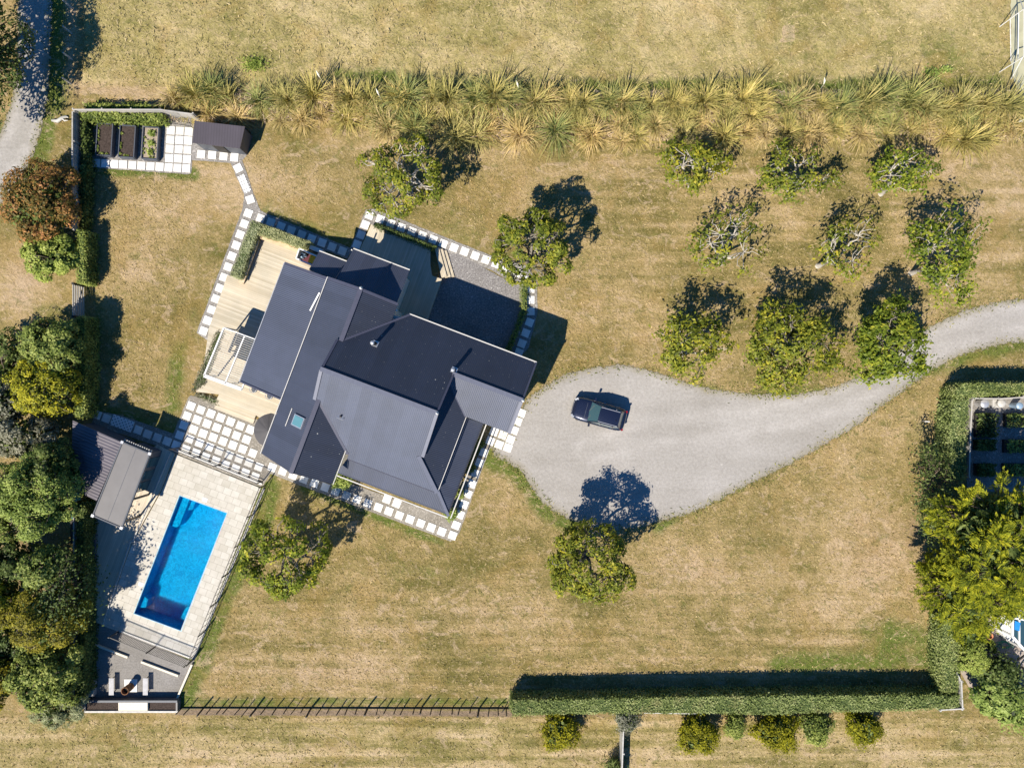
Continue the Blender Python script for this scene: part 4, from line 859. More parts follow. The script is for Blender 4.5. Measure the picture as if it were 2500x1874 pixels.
# pergola
pg = thing('pergola', P3(560, 860), 'white slatted pergola over the west deck', 'pergola')
hp = 2.75; pa = [P3(547, 800, hp), P3(628, 830, hp), P3(588, 949, hp), P3(498.6, 917, hp)]
pa = [Vector(x) for x in pa]; pa[1] = pa[0] + (pa[1] - pa[0]).normalized() * 2.9
pa[2] = pa[3] + (pa[2] - pa[3]).normalized() * 2.9
for i, j, w_ in ((0, 1, .07), (1, 2, .07), (2, 3, .22), (3, 0, .10)): MB().bar(pa[i], pa[j], w_, .16).obj('beam', M['white'], pg)
mm = [(pa[0].lerp(pa[1], .56)), (pa[3].lerp(pa[2], .56))]; MB().bar(mm[0], mm[1], .08, .16).obj('beam', M['white'], pg)
sl = MB()
for i in range(1, 24):
    t_ = i / 24; sl.bar(pa[0].lerp(pa[3], t_) + Vector((0, 0, -.02)), pa[1].lerp(pa[2], t_) + Vector((0, 0, -.02)), .035, .17)
sl.obj('slats', M['offwhite'], pg)
for q in (pa[0], pa[3], mm[1]): MB().box((q.x, q.y, 1.5), (.1, .1, 2.4), -TH).obj('post', M['white'], pg)
tb = thing('outdoor_table', P3(592, 850), 'pale timber dining table under the pergola', 'table')
x, y = P(565, 835, 1.1); MB().box((x, y, 1.12), (.42, 1.5, .04), -TH).obj('tabletop', M['deck_side'], tb)
for (i, j) in ((-1, -1), (1, -1), (-1, 1), (1, 1)): MB().box((x + i * .15 + j * .2, y + j * .58 - i * .05, .75), (.06, .06, .7), -TH).obj('leg', M['white'], tb)
# shade-grey umbrella
ux, uy = P(660, 1051, 2.5); um = thing('garden_umbrella', (ux, uy, .4), 'round dark grey umbrella half hidden by the west roof', 'umbrella')
cn = MB(); N_ = 32
cn.v.append((ux, uy, 2.95))
for k_ in range(N_): t_ = 2 * math.pi * k_ / N_; rr = 1.28 * (1 - .03 * (k_ % 4 != 0)); cn.v.append((ux + rr * math.cos(t_), uy + rr * math.sin(t_), 2.38 - (.05 if k_ % 4 == 0 else 0)))
for k_ in range(N_): cn.f.append((0, 1 + k_, 1 + (k_ + 1) % N_)); cn.m.append(0)
cn.obj('canopy', M['umbrella'], um); MB().lathe((ux, uy, .05), [(.03, 0), (.03, 2.9)], 8).obj('pole', M['black_metal'], um); MB().lathe((ux, uy, 0.02), [(.3, 0), (.3, .07), (.04, .1)], 16).obj('base', M['charcoal'], um)
for i, (px, lb) in enumerate((((622, 950), 'round-backed grey wire chair against the wall, nearer the pergola'), ((660, 966), 'round-backed grey wire chair against the wall, nearer the umbrella'))):
    x, y = P(*px, .8); ch = thing('deck_chair', (x, y, .4), lb, 'chair', 'wire chairs on the west deck')
    MB().lathe((x, y, .82), [(.05, 0), (.22, .01), (.24, .04), (.2, .04), (.05, .03)], 16).obj('seat', M['charcoal'], ch, True)
    bk = MB(); pr_ = [(x + .25 * math.cos(t_), y + .25 * math.sin(t_), 1.18) for t_ in [math.radians(150 + 20 * k_ - 20) for k_ in range(13)]]; bk.tube(pr_, [.025] * 13, 6); bk.obj('back_rail', M['steel'], ch)
    for (i_, j_) in ((-1, -1), (1, -1), (-1, 1), (1, 1)): MB().bar((x + i_ * .2, y + j_ * .2, .4), (x + i_ * .16, y + j_ * .16, .83), .025).obj('leg', M['steel'], ch)
# storage bay by the north porch
by = thing('open_cupboard', P3(757, 635), 'white-edged open bay beside the small porch roof', 'storage bay')
zz = 2.1; q_ = [P3(731, 607, zz), P3(775, 626, zz), P3(790, 665, zz), P3(723, 631, zz)]
q_[2] = P3(770, 650, zz)
for i, j in ((0, 1), (2, 3), (3, 0)): MB().bar(q_[i], q_[j], .09, .1).obj('frame', M['white'], by)
for i, j in ((0, 1), (3, 0)): a3, b3 = Vector(q_[i]), Vector(q_[j]); MB().bar((a3.x, a3.y, 1.2), (b3.x, b3.y, 1.2), .05, 1.7).obj('side_panel', M['offwhite'], by)
MB().prism([(p[0], p[1]) for p in q_], .42, 1.0).obj('shelf', M['maroon'], by)
for px in ((735, 617), (741, 621), (734, 625)): x, y = P(*px, 1.7); tag(MB().lathe((x, y, 1.0), [(.10, 0), (.11, .05), (.11, .5), (.07, .58), (.03, .6)], 14).obj('gas_bottle', M['tin_blue'], None, True), {617: 'blue-grey canister in the open bay, northernmost of three', 621: 'blue-grey canister in the open bay, nearest the maroon cover', 625: 'blue-grey canister in the open bay, southernmost of three'}[px[1]], 'canister', 'canisters in the open bay')
x, y = P(764, 634, 1.5); tag(MB().box((x, y, 1.25), (.5, .5, .48), -TH).box((x, y, 1.52), (.56, .56, .06), -TH).obj('yellow_crate', M['yellow']), 'bright yellow lidded crate in the open bay', 'crate')
tag(MB().box((*P(771, 608, 1), .5), (1.0, .3, .95), -TH).obj('white_locker', M['white']), 'low white locker north of the open bay', 'locker')
# shaded north-east deck
d2 = thing('east_deck', P3(960, 640), 'timber deck in the house shadow north of the roof', 'deck')
MB().prism([P(*p) for p in ((909, 551), (925, 556), (1052, 608), (1052, 650), (1056, 675), (1080, 683), (1042, 790), (960, 790), (870, 640), (885, 605))], .0, .45).obj('boards', M['deck_side'], d2)
for k, h_ in enumerate((.33, .22, .11)):
    o1, o2 = 9 * (k + 1), 9 * k
    MB().prism([P(1056 + o2 + 6, 606 + o2 * .3), P(1058 + o1 + 6, 604 + o1 * .3), P(1081 + o1 + 2, 676), P(1081 + o2 - 2, 680)], .012, h_).obj('step', M['deck_side'], d2)
# ------------------------------------------------------------------ car
cx_, cy_ = P(1462, 1010, .6); ca = math.radians(180 - 15.3)
car = thing('parked_car', (cx_, cy_, .014), 'dark navy hatchback parked on the pale gravel driveway', 'car', rz=ca)
def CW(x, y, z):
    x *= 1.04; y *= 1.07
    return (cx_ + x * math.cos(ca) - y * math.sin(ca), cy_ + x * math.sin(ca) + y * math.cos(ca), z + .014)
class CB(MB):
    def obj(s, name, mats, parent=None, smooth=False): s.v = [CW(*v) for v in s.v]; return MB.obj(s, name, mats, parent, smooth)
st = [(1.98, .46, .58, .30), (1.93, .60, .66, .24), (1.80, .72, .74, .20), (1.55, .78, .82, .18), (1.1, .81, .90, .18), (.75, .82, .95, .18), (.2, .83, .96, .18), (-.6, .83, .97, .18), (-1.3, .82, .97, .18), (-1.68, .78, .95, .2), (-1.88, .68, .90, .26), (-1.95, .52, .80, .32)]
bd = CB(); R_ = 15
for (x, w_, zt, zb) in st:
    prof = [(0, zt + .03), (.45, zt + .02), (.75, zt), (.92, zt - .05), (1.0, zt - .16), (1.0, (zt + zb) / 2), (.97, zb + .06), (.85, zb)]
    ring = [(x, w_ * p, z) for p, z in prof] + [(x, -w_ * p, z) for p, z in reversed(prof[1:])]
    bd.v += ring
nr = len(ring)
for i in range(len(st) - 1):
    for k in range(nr): bd.f.append((i * nr + k, (i + 1) * nr + k, (i + 1) * nr + (k + 1) % nr, i * nr + (k + 1) % nr)); bd.m.append(0)
bd.f.append(tuple(range(nr))); bd.m.append(0); bd.f.append(tuple((len(st) - 1) * nr + k for k in reversed(range(nr)))); bd.m.append(0)
bd.obj('body', M['paint'], car, True)
lo = [(.72, .70), (-.2, .74), (-1.2, .73), (-1.72, .62)]; hi = [(.02, .55), (-.2, .59), (-1.05, .58), (-1.42, .50)]
zl, zh = .94, 1.46
gf = CB(); gf.add([(lo[0][0], lo[0][1], zl), (lo[0][0], -lo[0][1], zl), (hi[0][0], -hi[0][1], zh), (hi[0][0], hi[0][1], zh), (lo[0][0] + .1, 0, zl), (hi[0][0] + .06, 0, zh + .02)], [(0, 4, 5, 3), (4, 1, 2, 5)]).obj('windscreen', M['glass_teal'], car, True)
CB().add([(lo[3][0], lo[3][1], zl), (lo[3][0], -lo[3][1], zl), (hi[3][0], -hi[3][1], zh), (hi[3][0], hi[3][1], zh)], [(0, 3, 2, 1)]).obj('rear_window', M['glass'], car)
for s in (-1, 1):
    sd = CB()
    sd.add([(x, s * y, zl) for x, y in lo] + [(x, s * y, zh) for x, y in hi], [(i, i + 1, 5 + i, 4 + i) for i in range(3)]); sd.obj('side_window', M['glass'], car)
    for (i, wd) in ((0, .06), (1, .05), (2, .08), (3, .10)): CB().bar((lo[i][0], s * (lo[i][1] + .005), zl), (hi[i][0], s * (hi[i][1] + .005), zh), wd, .03).obj('pillar', M['paint'], car)
    CB().bar((.05, s * .50, 1.50), (-1.35, s * .50, 1.50), .035, .04).obj('roof_rail', M['steel'], car)
    mr = CB(); mr.box((.55, s * .93, .98), (.14, .2, .13)); mr.bar((.58, s * .8, .93), (.56, s * .9, .97), .05); mr.obj('wing_mirror', M['paint'], car)
    CB().box((1.80, s * .58, .68), (.26, .22, .1), -s * .6, tilt=.3).obj('headlight', M['lens'], car)
    CB().box((-1.86, s * .62, .80), (.14, .2, .14), s * .5).obj('tail_light', M['red_lamp'], car)
    for x in (1.2, -1.22):
        wh = CB(); c_ = (x, s * .74)
        wh.tube([(x, s * .64, .32), (x, s * .83, .32)], [.32, .32], 20); w0 = wh.obj('wheel', M['tyre'], car); CB().tube([(x, s * .82, .32), (x, s * .845, .32)], [.2, .18], 16).obj('rim', M['steel'], w0)
rf_ = CB(); g = [(.06, .52), (-.2, .585), (-1.05, .58), (-1.40, .50), (-1.50, .40)]
xsr = [.08, -.15, -.6, -1.05, -1.42]; wsr = [.50, .58, .59, .58, .48]
for x, w_ in zip(xsr, wsr):
    for k in range(7): t_ = -1 + k / 3; rf_.v.append((x, w_ * t_, zh + .045 * (1 - t_ * t_) - (.02 if x in (.08, -1.42) else 0)))
for i in range(4):
    for k in range(6): rf_.f.append((i * 7 + k, i * 7 + k + 1, (i + 1) * 7 + k + 1, (i + 1) * 7 + k)); rf_.m.append(0)
o = rf_.obj('roof', M['paint'], car, True); CB().box((-1.2, .15, 1.53), (.12, .02, .05)).obj('aerial', M['black_metal'], o)
bl = CB(); bl.bar((1.94, -.42, .62), (1.94, .42, .62), .03, .08); bl.obj('grille', M['steel'], car)
wp_ = CB(); wp_.bar((.74, .5, .99), (.50, .05, 1.13), .02, .01); wp_.bar((.76, -.05, .99), (.52, -.5, 1.13), .02, .01); wp_.obj('wiper', M['black_metal'], car)
for s in (-1, 1):
    for x in (.62, -.35, -1.15): CB().bar((x, s * .835, .34), (x, s * .815, .93), .012, .012).obj('door_seam', M['black_metal'], car)
    for x in (-.2, -1.0): CB().box((x, s * .845, .82), (.14, .025, .03)).obj('door_handle', M['steel'], car)
CB().box((-1.99, 0, .55), (.02, .42, .11)).obj('number_plate', M['white'], car)
CB().bar((1.0, -.55, .93), (1.0, .0, .965), .02, .01).bar((1.0, .0, .965), (1.0, .55, .93), .02, .01).obj('bonnet_crease', M['charcoal'], car)
# ------------------------------------------------------------------ vegetation builders
def leaf_cards(cen, L, W, rng, up=.5, nrm=None, jit=.35, drop=0.0):
    """diamond leaves; nrm optional preferred normals"""
    n_ = len(cen); a = rng.normal(size=(n_, 3)); a[:, 2] = np.abs(a[:, 2]) * (1 + up) + up
    if nrm is not None: a = a * .75 + nrm * 1.1
    a /= np.linalg.norm(a, axis=1)[:, None] + 1e-9
    d = rng.normal(size=(n_, 3)); d -= (d * a).sum(1)[:, None] * a; d /= np.linalg.norm(d, axis=1)[:, None] + 1e-9
    e = np.cross(a, d); s = (1 + rng.uniform(-jit, jit, n_))[:, None]
    d = d * L / 2 * s; e = e * W / 2 * s
    V = np.stack([cen - d, cen + e * .9 - d * .15, cen + d, cen - e * .9 - d * .15], 1)
    return V.reshape(-1, 3)
def quads_for(n_): return np.arange(n_ * 4).reshape(n_, 4)
def link(name, me, parent=None):
    o = bpy.data.objects.new(name, me); C.objects.link(o)
    if parent: o.parent = parent; o.matrix_parent_inverse = world_m(parent).inverted()
    return o
def curve_pts(p, q, rng, sag=.10, k=5, lift=0):
    p, q = np.array(p, float), np.array(q, float); d = q - p; L = np.linalg.norm(d)
    j1, j2 = rng.normal(size=3) * L * sag, rng.normal(size=3) * L * sag
    out = []
    for i in range(k + 1):
        t = i / k; out.append(p + d * t + (j1 * math.sin(math.pi * t) + j2 * math.sin(2 * math.pi * t) * .5) + np.array([0, 0, lift * L * math.sin(math.pi * t)]))
    return out
def tree(name, label, base, crown, hc, rpx, rz, ntips, leaves, mat_l, mat_b='bark', seed=0, cat='tree', group=None, L=.24, W=.13, clump=.42, limbs=6, tr=.16, shell=.45, top=None, density=1.0, fill=0, spray=False, lobes=0, lr=.36):
    """trunk and limbs grown to tips inside an ellipsoid crown; leaf clumps round every tip"""
    rng = np.random.RandomState(seed * 13 + 5)
    bx, by = P(*base); cx, cy = P(crown[0], crown[1], hc); kx = (1 - hc / CAM_H) / PXM
    rx, ry = rpx[0] * kx, rpx[1] * kx
    t = thing(name, (bx, by, 0), label, cat, group)
    # tips
    u = rng.normal(size=(ntips, 3)); u /= np.linalg.norm(u, axis=1)[:, None]
    r = (shell + (1 - shell) * rng.rand(ntips)) ** .6
    # lobed outline
    lob = 1 + .18 * np.sin(3 * np.arctan2(u[:, 1], u[:, 0]) + seed) + .12 * np.sin(5 * np.arctan2(u[:, 1], u[:, 0]) + 2.1 * seed)
    tips = np.stack([cx + rx * u[:, 0] * r * lob, cy + ry * u[:, 1] * r * lob, hc + rz * u[:, 2] * r], 1)
    tn = None
    if lobes:
        g_ = (1 + 5 ** .5) / 2; kk = np.arange(lobes) + .5; zz = 1 - 1.55 * kk / lobes; an = 2 * math.pi * kk / g_ + seed
        lc = np.stack([np.sqrt(np.maximum(0, 1 - zz * zz)) * np.cos(an), np.sqrt(np.maximum(0, 1 - zz * zz)) * np.sin(an), zz], 1) + rng.normal(size=(lobes, 3)) * .13
        lsz = lr * rng.uniform(.7, 1.3, lobes); wh = rng.randint(0, lobes, ntips)
        vv = rng.normal(size=(ntips, 3)) + lc[wh] * .9; vv[:, 2] += .35; vv /= np.linalg.norm(vv, axis=1)[:, None]
        q = lc[wh] * (1 - lr * .8) + vv * lsz[wh][:, None] * np.array([1, 1, 1.0])
        tips = np.array([cx, cy, hc]) + q * np.array([rx, ry, rz]) * np.array([1, 1, 1]); tn = vv
    tips[:, 2] = np.maximum(tips[:, 2], .5)
    fork = np.array([bx + (cx - bx) * .15 , by + (cy - by) * .15, max(.5, (hc - rz) * .55 + .25)])
    mb = MB(); mb.tube([(bx, by, -.1), (bx + rng.normal() * .03, by, .15), tuple(fork)], [tr * 1.5, tr * 1.1, tr], 8)
    ang = np.arctan2(tips[:, 1] - fork[1], tips[:, 0] - fork[0]) + .6 * (tips[:, 2] - hc)
    order = np.argsort(ang); groups_ = np.array_split(order, limbs)
    for g in groups_:
        if len(g) == 0: continue
        c_ = tips[g].mean(0); mid = fork + (c_ - fork) * .62; mid[2] -= .1
        pts = curve_pts(fork, mid, rng, .08, 5, .05); r0 = tr * .72
        mb.tube([tuple(p) for p in pts], list(np.linspace(r0, r0 * .6, len(pts))), 6)
        k2 = max(1, int(round(len(g) / 7))); sub = tips[g]
        sg = np.array_split(np.argsort(np.arctan2(sub[:, 1] - mid[1], sub[:, 0] - mid[0])), k2)
        for s in sg:
            if len(s) == 0: continue
            c2_ = sub[s].mean(0); m2 = mid + (c2_ - mid) * .55
            pts2 = curve_pts(mid, m2, rng, .10, 4, .05); mb.tube([tuple(p) for p in pts2], list(np.linspace(r0 * .55, r0 * .32, 5)), 5, cap=False)
            for i in s:
                pts3 = curve_pts(m2, sub[i], rng, .13, 3, .04); mb.tube([tuple(p) for p in pts3], list(np.linspace(r0 * .30, .02, 4)), 4, cap=False)
    o = mb.obj('trunk', M[mat_b], t, True)
    per = max(1, int(leaves / ntips)); cen = np.repeat(tips, per, 0) + rng.normal(size=(ntips * per, 3)) * clump * np.array([1, 1, .7]) * (.6 + .8 * rng.rand(ntips * per, 1))
    out = cen - np.array([cx, cy, hc - rz * .4]); out /= np.linalg.norm(out, axis=1)[:, None]
    if tn is not None and not spray:
        rl = min(rx, ry) * lr; tn_ = np.repeat(tn, per, 0) + rng.normal(size=(ntips * per, 3)) * .38; tn_ /= np.linalg.norm(tn_, axis=1)[:, None]
        cen = np.repeat(tips - tn * rl, per, 0) + tn_ * (rl * (rng.uniform(.74, 1.12, (ntips * per, 1)) + (rng.rand(ntips * per, 1) < .12) * rng.uniform(0, .35, (ntips * per, 1)))); out = tn_ * 1.5
    if spray:
        # feathery fronds: every tip carries sprigs whose leaflets fan out either side of an axis
        dirs = (tn if tn is not None else (tips - np.array([cx, cy, hc - rz]))).copy(); dirs[:, :2] *= 1.3; dirs[:, 2] = dirs[:, 2] * .5; dirs /= np.linalg.norm(dirs, axis=1)[:, None]
        ns = 3; axd = np.repeat(dirs, ns, 0) + rng.normal(size=(ntips * ns, 3)) * .5; axd[:, 2] *= .6; axd /= np.linalg.norm(axd, axis=1)[:, None]
        org = np.repeat(tips, ns, 0) + rng.normal(size=(ntips * ns, 3)) * clump * .4; K_ = max(3, per // ns); SL = .75 * rng.uniform(.7, 1.3, (ntips * ns, 1))
        cl_, dl_ = [], []
        side = np.cross(axd, np.array([0, 0, 1.0]) + rng.normal(size=axd.shape) * .25); side /= np.linalg.norm(side, axis=1)[:, None]
        for k_ in range(K_):
            t_ = (k_ + .5) / K_; sg_ = 1 if k_ % 2 else -1
            cl_.append(org + axd * SL * t_); dl_.append((axd * .8 + side * sg_ * .75 * (1.15 - t_)) * (1.15 - .6 * t_))
        cen = np.concatenate(cl_); D = np.concatenate(dl_); upv = np.array([0, 0, 1.0]) + rng.normal(size=cen.shape) * .3; e = np.cross(D, upv); e /= np.linalg.norm(e, axis=1)[:, None] + 1e-9
        s = (.7 + .6 * rng.rand(len(cen), 1)); d = D * L * s; e = e * W / 2 * s
        V = np.stack([cen, cen + e + d * .4, cen + d, cen - e + d * .4], 1).reshape(-1, 3)
    else: V = leaf_cards(cen, L, W, rng, .35, out)
    nq = len(V) // 4
    if fill:   # inner foliage, crown shade painted in with the dark leaf colour
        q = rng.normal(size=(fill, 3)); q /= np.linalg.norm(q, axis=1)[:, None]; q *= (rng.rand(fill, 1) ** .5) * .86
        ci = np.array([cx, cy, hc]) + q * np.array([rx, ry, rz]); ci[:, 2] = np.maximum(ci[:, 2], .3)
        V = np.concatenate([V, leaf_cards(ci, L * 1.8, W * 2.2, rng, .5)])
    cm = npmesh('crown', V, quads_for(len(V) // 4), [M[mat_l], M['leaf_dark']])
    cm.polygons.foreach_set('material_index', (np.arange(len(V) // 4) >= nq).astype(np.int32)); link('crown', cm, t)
    return t
def tree_solid(*a, **k): return tree(*a, **k)

ORCH = 'orchard trees in three rows above the driveway'
orchard = [  # base, crown, hc, rpx, rz, tips, leaves, seed, label
 ((1685, 457), (1692, 402), 2.7, (74, 52), 1.1, 60, 1700, 1, 'small pale-branched orchard tree, top row, left'),
 ((1927, 463), (1952, 415), 2.9, (92, 62), 1.2, 56, 1300, 2, 'sparse yellowing orchard tree, top row, middle'),
 ((2151, 473), (2206, 412), 2.9, (80, 58), 1.2, 56, 1250, 3, 'sparse green orchard tree with white limbs, top row, right'),
 ((1760, 642), (1778, 592), 3.2, (105, 88), 1.3, 40, 760, 4, 'very thin orchard tree with gaps, middle row, left'),
 ((1997, 649), (2076, 600), 3.3, (78, 84), 1.2, 44, 640, 5, 'barest orchard tree with long white boughs, middle row, middle'),
 ((2224, 667), (2312, 620), 3.6, (82, 122), 1.4, 85, 2300, 6, 'tall leaning orchard tree, middle row, right'),
 ((1662, 865), (1690, 842), 3.9, (84, 78), 1.4, 85, 2400, 7, 'rounded orchard tree above the driveway, bottom row, left'),
 ((1893, 873), (1938, 850), 4.1, (118, 96), 1.6, 150, 5200, 8, 'widest orchard tree above the driveway, bottom row, middle'),
 ((2150, 900), (2180, 840), 4.1, (92, 98), 1.6, 135, 4600, 9, 'dense orchard tree overhanging the driveway bend, bottom row, right')]
for b_, c_, h_, r_, rz_, nt_, lv, sd, lb in orchard:
    tree('orchard_tree', lb, b_, c_, h_, r_, rz_, nt_, int(lv * 1.15), 'leaf_lawn' if sd in (3, 6, 9) else 'leaf_orchard', 'bark_grey' if sd in (8, 9) else 'bark', seed=sd, group=ORCH, tr=.17, clump=.26, L=.29, W=.15, limbs=5, shell=.55)
tree('lawn_tree', 'wide open-centred tree on the lawn north of the shaded deck', (1000, 470), (975, 440), 4.0, (100, 88), 1.6, 120, 4300, 'leaf_orchard', seed=21, lobes=30, lr=.28, tr=.22, limbs=7)
tree('lawn_tree', 'dense round tree at the corner of the pebble yard path', (1293, 640), (1300, 605), 4.4, (88, 90), 1.8, 190, 6400, 'leaf_orchard', 'bark_grey', seed=22, lobes=44, lr=.24, tr=.22, limbs=8, shell=.4)
tree('lawn_tree', 'dense rounded tree on the lawn just below the driveway', (1425, 1340), (1442, 1375), 4.4, (98, 98), 1.9, 190, 6600, 'leaf_orchard', 'bark_grey', seed=23, lobes=44, lr=.26, tr=.22, limbs=8, shell=.35)
tree('lawn_tree', 'loose green tree on the lawn beside the pool fence', (712, 1330), (692, 1358), 3.9, (98, 92), 1.9, 150, 6200, 'leaf_lawn', 'bark_grey', seed=24, lobes=30, lr=.28, tr=.2, limbs=7, shell=.35)

# ---- shelter belt along the west boundary
SB = 'trees in the shelter belt west of the fence'
def belt(lb, base, crown, hc, r, rz, tips, lv, mt, sd, **k):
    a = dict(tr=.18, limbs=6, fill=int(lv * .12), shell=.55, L=.2, W=.13, clump=.36, lobes=18, lr=.34); a.update(k)
    return tree('shelter_tree', lb, base, crown, hc, r, rz, tips, lv, mt, 'bark_dark', seed=sd, group=SB, **a)
belt('bronze-leaved tree beside the lane bend', (118, 515), (98, 498), 2.6, (92, 92), 1.7, 240, 8500, 'leaf_bronze', 31)
belt('dark top-left tree throwing shade over the lane', (-60, 170), (-66, 120), 5, (112, 190), 3.0, 300, 9000, 'leaf_dark', 32)
belt('bright lime shrub tree just south of the bronze tree', (140, 622), (120, 622), 1.8, (62, 54), 1.1, 160, 5600, 'leaf_bright', 33)
belt('feathery light green tree south of the farm gate', (165, 850), (130, 845), 2.6, (72, 66), 1.6, 200, 7000, 'leaf_green', 34)
belt('yellow-green tree against the hedge, west of the west lawn', (150, 950), (110, 945), 2.8, (82, 68), 1.7, 220, 8000, 'leaf_yellow', 35, L=.2, W=.11)
belt('grey twiggy tree at the left picture edge', (30, 1000), (8, 985), 2.4, (60, 70), 1.5, 110, 2200, 'leaf_grey', 36, fill=900)
belt('grey-green wispy tree north-west of the pool house', (95, 1075), (60, 1070), 2.6, (86, 58), 1.5, 190, 6000, 'leaf_grey', 37)
belt('large light green rounded tree west of the pool house', (135, 1210), (86, 1205), 3.9, (92, 92), 2.4, 380, 17000, 'leaf_bright', 38, L=.16, W=.11, clump=.3, lobes=34, lr=.28)
belt('lower spreading lobe tree under the large light green tree', (90, 1290), (45, 1262), 3.0, (68, 58), 1.8, 160, 6000, 'leaf_green', 39, L=.17, W=.12)
belt('small mid green tree west of the pool deck', (160, 1380), (112, 1385), 3.2, (52, 52), 2.0, 140, 5200, 'leaf_green', 40, L=.18, W=.12)
belt('dark green tree hidden between larger belt trees', (60, 1370), (20, 1380), 2.6, (60, 70), 1.8, 130, 4500, 'leaf_dark', 41)
belt('golden yellow tree at the left picture edge', (25, 1470), (-8, 1480), 3.4, (58, 60), 1.8, 150, 5000, 'leaf_yellow', 42, L=.16, W=.11)
belt('mossy olive tree west of the shallow end', (160, 1490), (115, 1508), 3.7, (84, 76), 2.3, 260, 10500, 'leaf_olive', 43, L=.15, W=.11, clump=.3)
belt('glossy deep green tree beside the fire pit hedge', (160, 1620), (115, 1645), 2.8, (88, 80), 1.8, 240, 9000, 'leaf_green', 44)
belt('olive tinged tree at the lower left picture edge', (20, 1610), (-10, 1640), 2.6, (60, 80), 1.7, 150, 4800, 'leaf_olive', 45)
belt('pale wispy shrub tree at the south end of the belt', (165, 1715), (140, 1728), 1.6, (62, 44), 1.0, 130, 4200, 'leaf_sage', 46, L=.3, W=.05)
belt('tall dark tree overhanging the pool deck boundary', (185, 1440), (165, 1445), 3.6, (46, 90), 2.4, 90, 2100, 'leaf_dark', 47, lobes=0, fill=0, clump=.5)
belt('tall dark tree behind the mauve roof wing', (160, 1130), (140, 1135), 3.6, (46, 66), 2.2, 130, 3800, 'leaf_dark', 48)
belt('dark shrub tree between the yellow-green and grey trees', (60, 1010), (30, 890), 1.8, (60, 90), 1.2, 110, 3600, 'leaf_dark', 49)
belt('dark undergrowth tree below the golden yellow tree', (60, 1570), (50, 1570), 2.0, (80, 60), 1.2, 120, 4000, 'leaf_dark', 50)
# ---- right-hand side
tree('golden_conifer', 'huge golden-green conifer at the right edge, north half', (2345, 1285), (2446, 1318), 6.0, (136, 128), 3.4, 300, 9000, 'leaf_conifer', 'bark_dark', 61, 'conifer', 'golden conifers at the right edge', L=.36, W=.10, clump=.40, spray=True, limbs=9, tr=.3, shell=.6, fill=4200, lobes=40, lr=.2)
tree('golden_conifer', 'lower golden-green conifer next to the trimmed east hedge', (2310, 1420), (2345, 1440), 3.2, (92, 88), 2.1, 230, 7000, 'leaf_conifer', 'bark_dark', 62, 'conifer', 'golden conifers at the right edge', L=.31, W=.09, clump=.36, spray=True, limbs=7, tr=.25, shell=.5, fill=1900, lobes=24, lr=.26)
tree('golden_conifer', 'golden-green conifer spilling over the white conservatory fence', (2440, 1440), (2485, 1425), 3.0, (95, 62), 2.0, 210, 6200, 'leaf_conifer', 'bark_dark', 63, 'conifer', 'golden conifers at the right edge', L=.31, W=.09, clump=.36, spray=True, limbs=7, tr=.25, shell=.5, fill=1900, lobes=24, lr=.26)
tree('dark_shrub', 'straggly dark tree with bare twigs at the corner of the walled garden', (2262, 1190), (2290, 1175), 2.6, (46, 82), 1.5, 60, 1600, 'leaf_dark', 'bark_dark', 64, 'tree', L=.2, W=.1, clump=.3)
tree('dark_shrub', 'dark twiggy tree between bare soil and golden conifer', (2265, 1262), (2295, 1265), 2.0, (44, 66), 1.2, 60, 1900, 'leaf_dark', 'bark_dark', 65, 'tree', L=.2, W=.1, clump=.3)
tree('garden_shrub', 'broad glossy bright green shrub at the lower right corner', (2420, 1680), (2440, 1705), 1.7, (58, 48), 1.2, 170, 6500, 'leaf_bright', 'bark_dark', 66, 'shrub', lobes=20, fill=1000, L=.24, W=.16)
tree('garden_shrub', 'green shrub hugging the picture edge beside the trellis', (2490, 1690), (2500, 1735), 1.4, (40, 40), 1.0, 80, 2600, 'leaf_bright', 'bark_dark', 67, 'shrub', fill=900)
tree('garden_shrub', 'small yellow shrub tucked between ball shrub and conifer', (2358, 1535), (2362, 1545), 1.3, (24, 26), .8, 60, 1500, 'leaf_conifer', 'bark_dark', 68, 'shrub', fill=500, spray=True, L=.3, W=.12, clump=.25)
tree('garden_shrub', 'dark shrub shading the neighbour patio', (2425, 1630), (2440, 1645), 1.5, (44, 36), 1.1, 90, 2600, 'leaf_dark', 'bark_dark', 69, 'shrub', fill=900)
# ---- row of shrubs under the long hedge
BR = 'shrubs in a row below the long hedge'
for px, r, h, mt, sd, lb in (((1368, 1786), (44, 42), 1.5, 'leaf_moss', 71, 'round mossy yellow-green shrub, leftmost below the long hedge'), ((1705, 1792), (46, 44), 1.6, 'leaf_moss', 72, 'large round mossy shrub east of the white rail'),
        ((1794, 1772), (20, 26), 1.0, 'leaf_green', 73, 'smallest narrow green shrub below the long hedge'), ((1898, 1788), (49, 42), 1.6, 'leaf_moss', 74, 'round mossy shrub with a dead grey patch at its middle'),
        ((1992, 1776), (34, 37), 1.4, 'leaf_green', 75, 'loose deep green shrub second from the right below the hedge'), ((2109, 1777), (40, 36), 1.5, 'leaf_moss', 76, 'rightmost mossy shrub below the long hedge')):
    tree('round_shrub', lb, (px[0] - 5, px[1] - 10), px, h * .75, r, h * .62, 150, int(90 * r[0]) + 400, mt, 'bark_dark', sd, 'shrub', BR, L=.15, W=.10, clump=.14, shell=.75, fill=1000, tr=.07)
tree('round_shrub', 'dull brown-green shrub growing over the white fence end', (1530, 1745), (1532, 1752), 1.2, (32, 34), .8, 90, 2600, 'leaf_grey', 'bark_dark', 77, 'shrub', BR, L=.13, W=.08, clump=.15, shell=.6, fill=900, tr=.06)
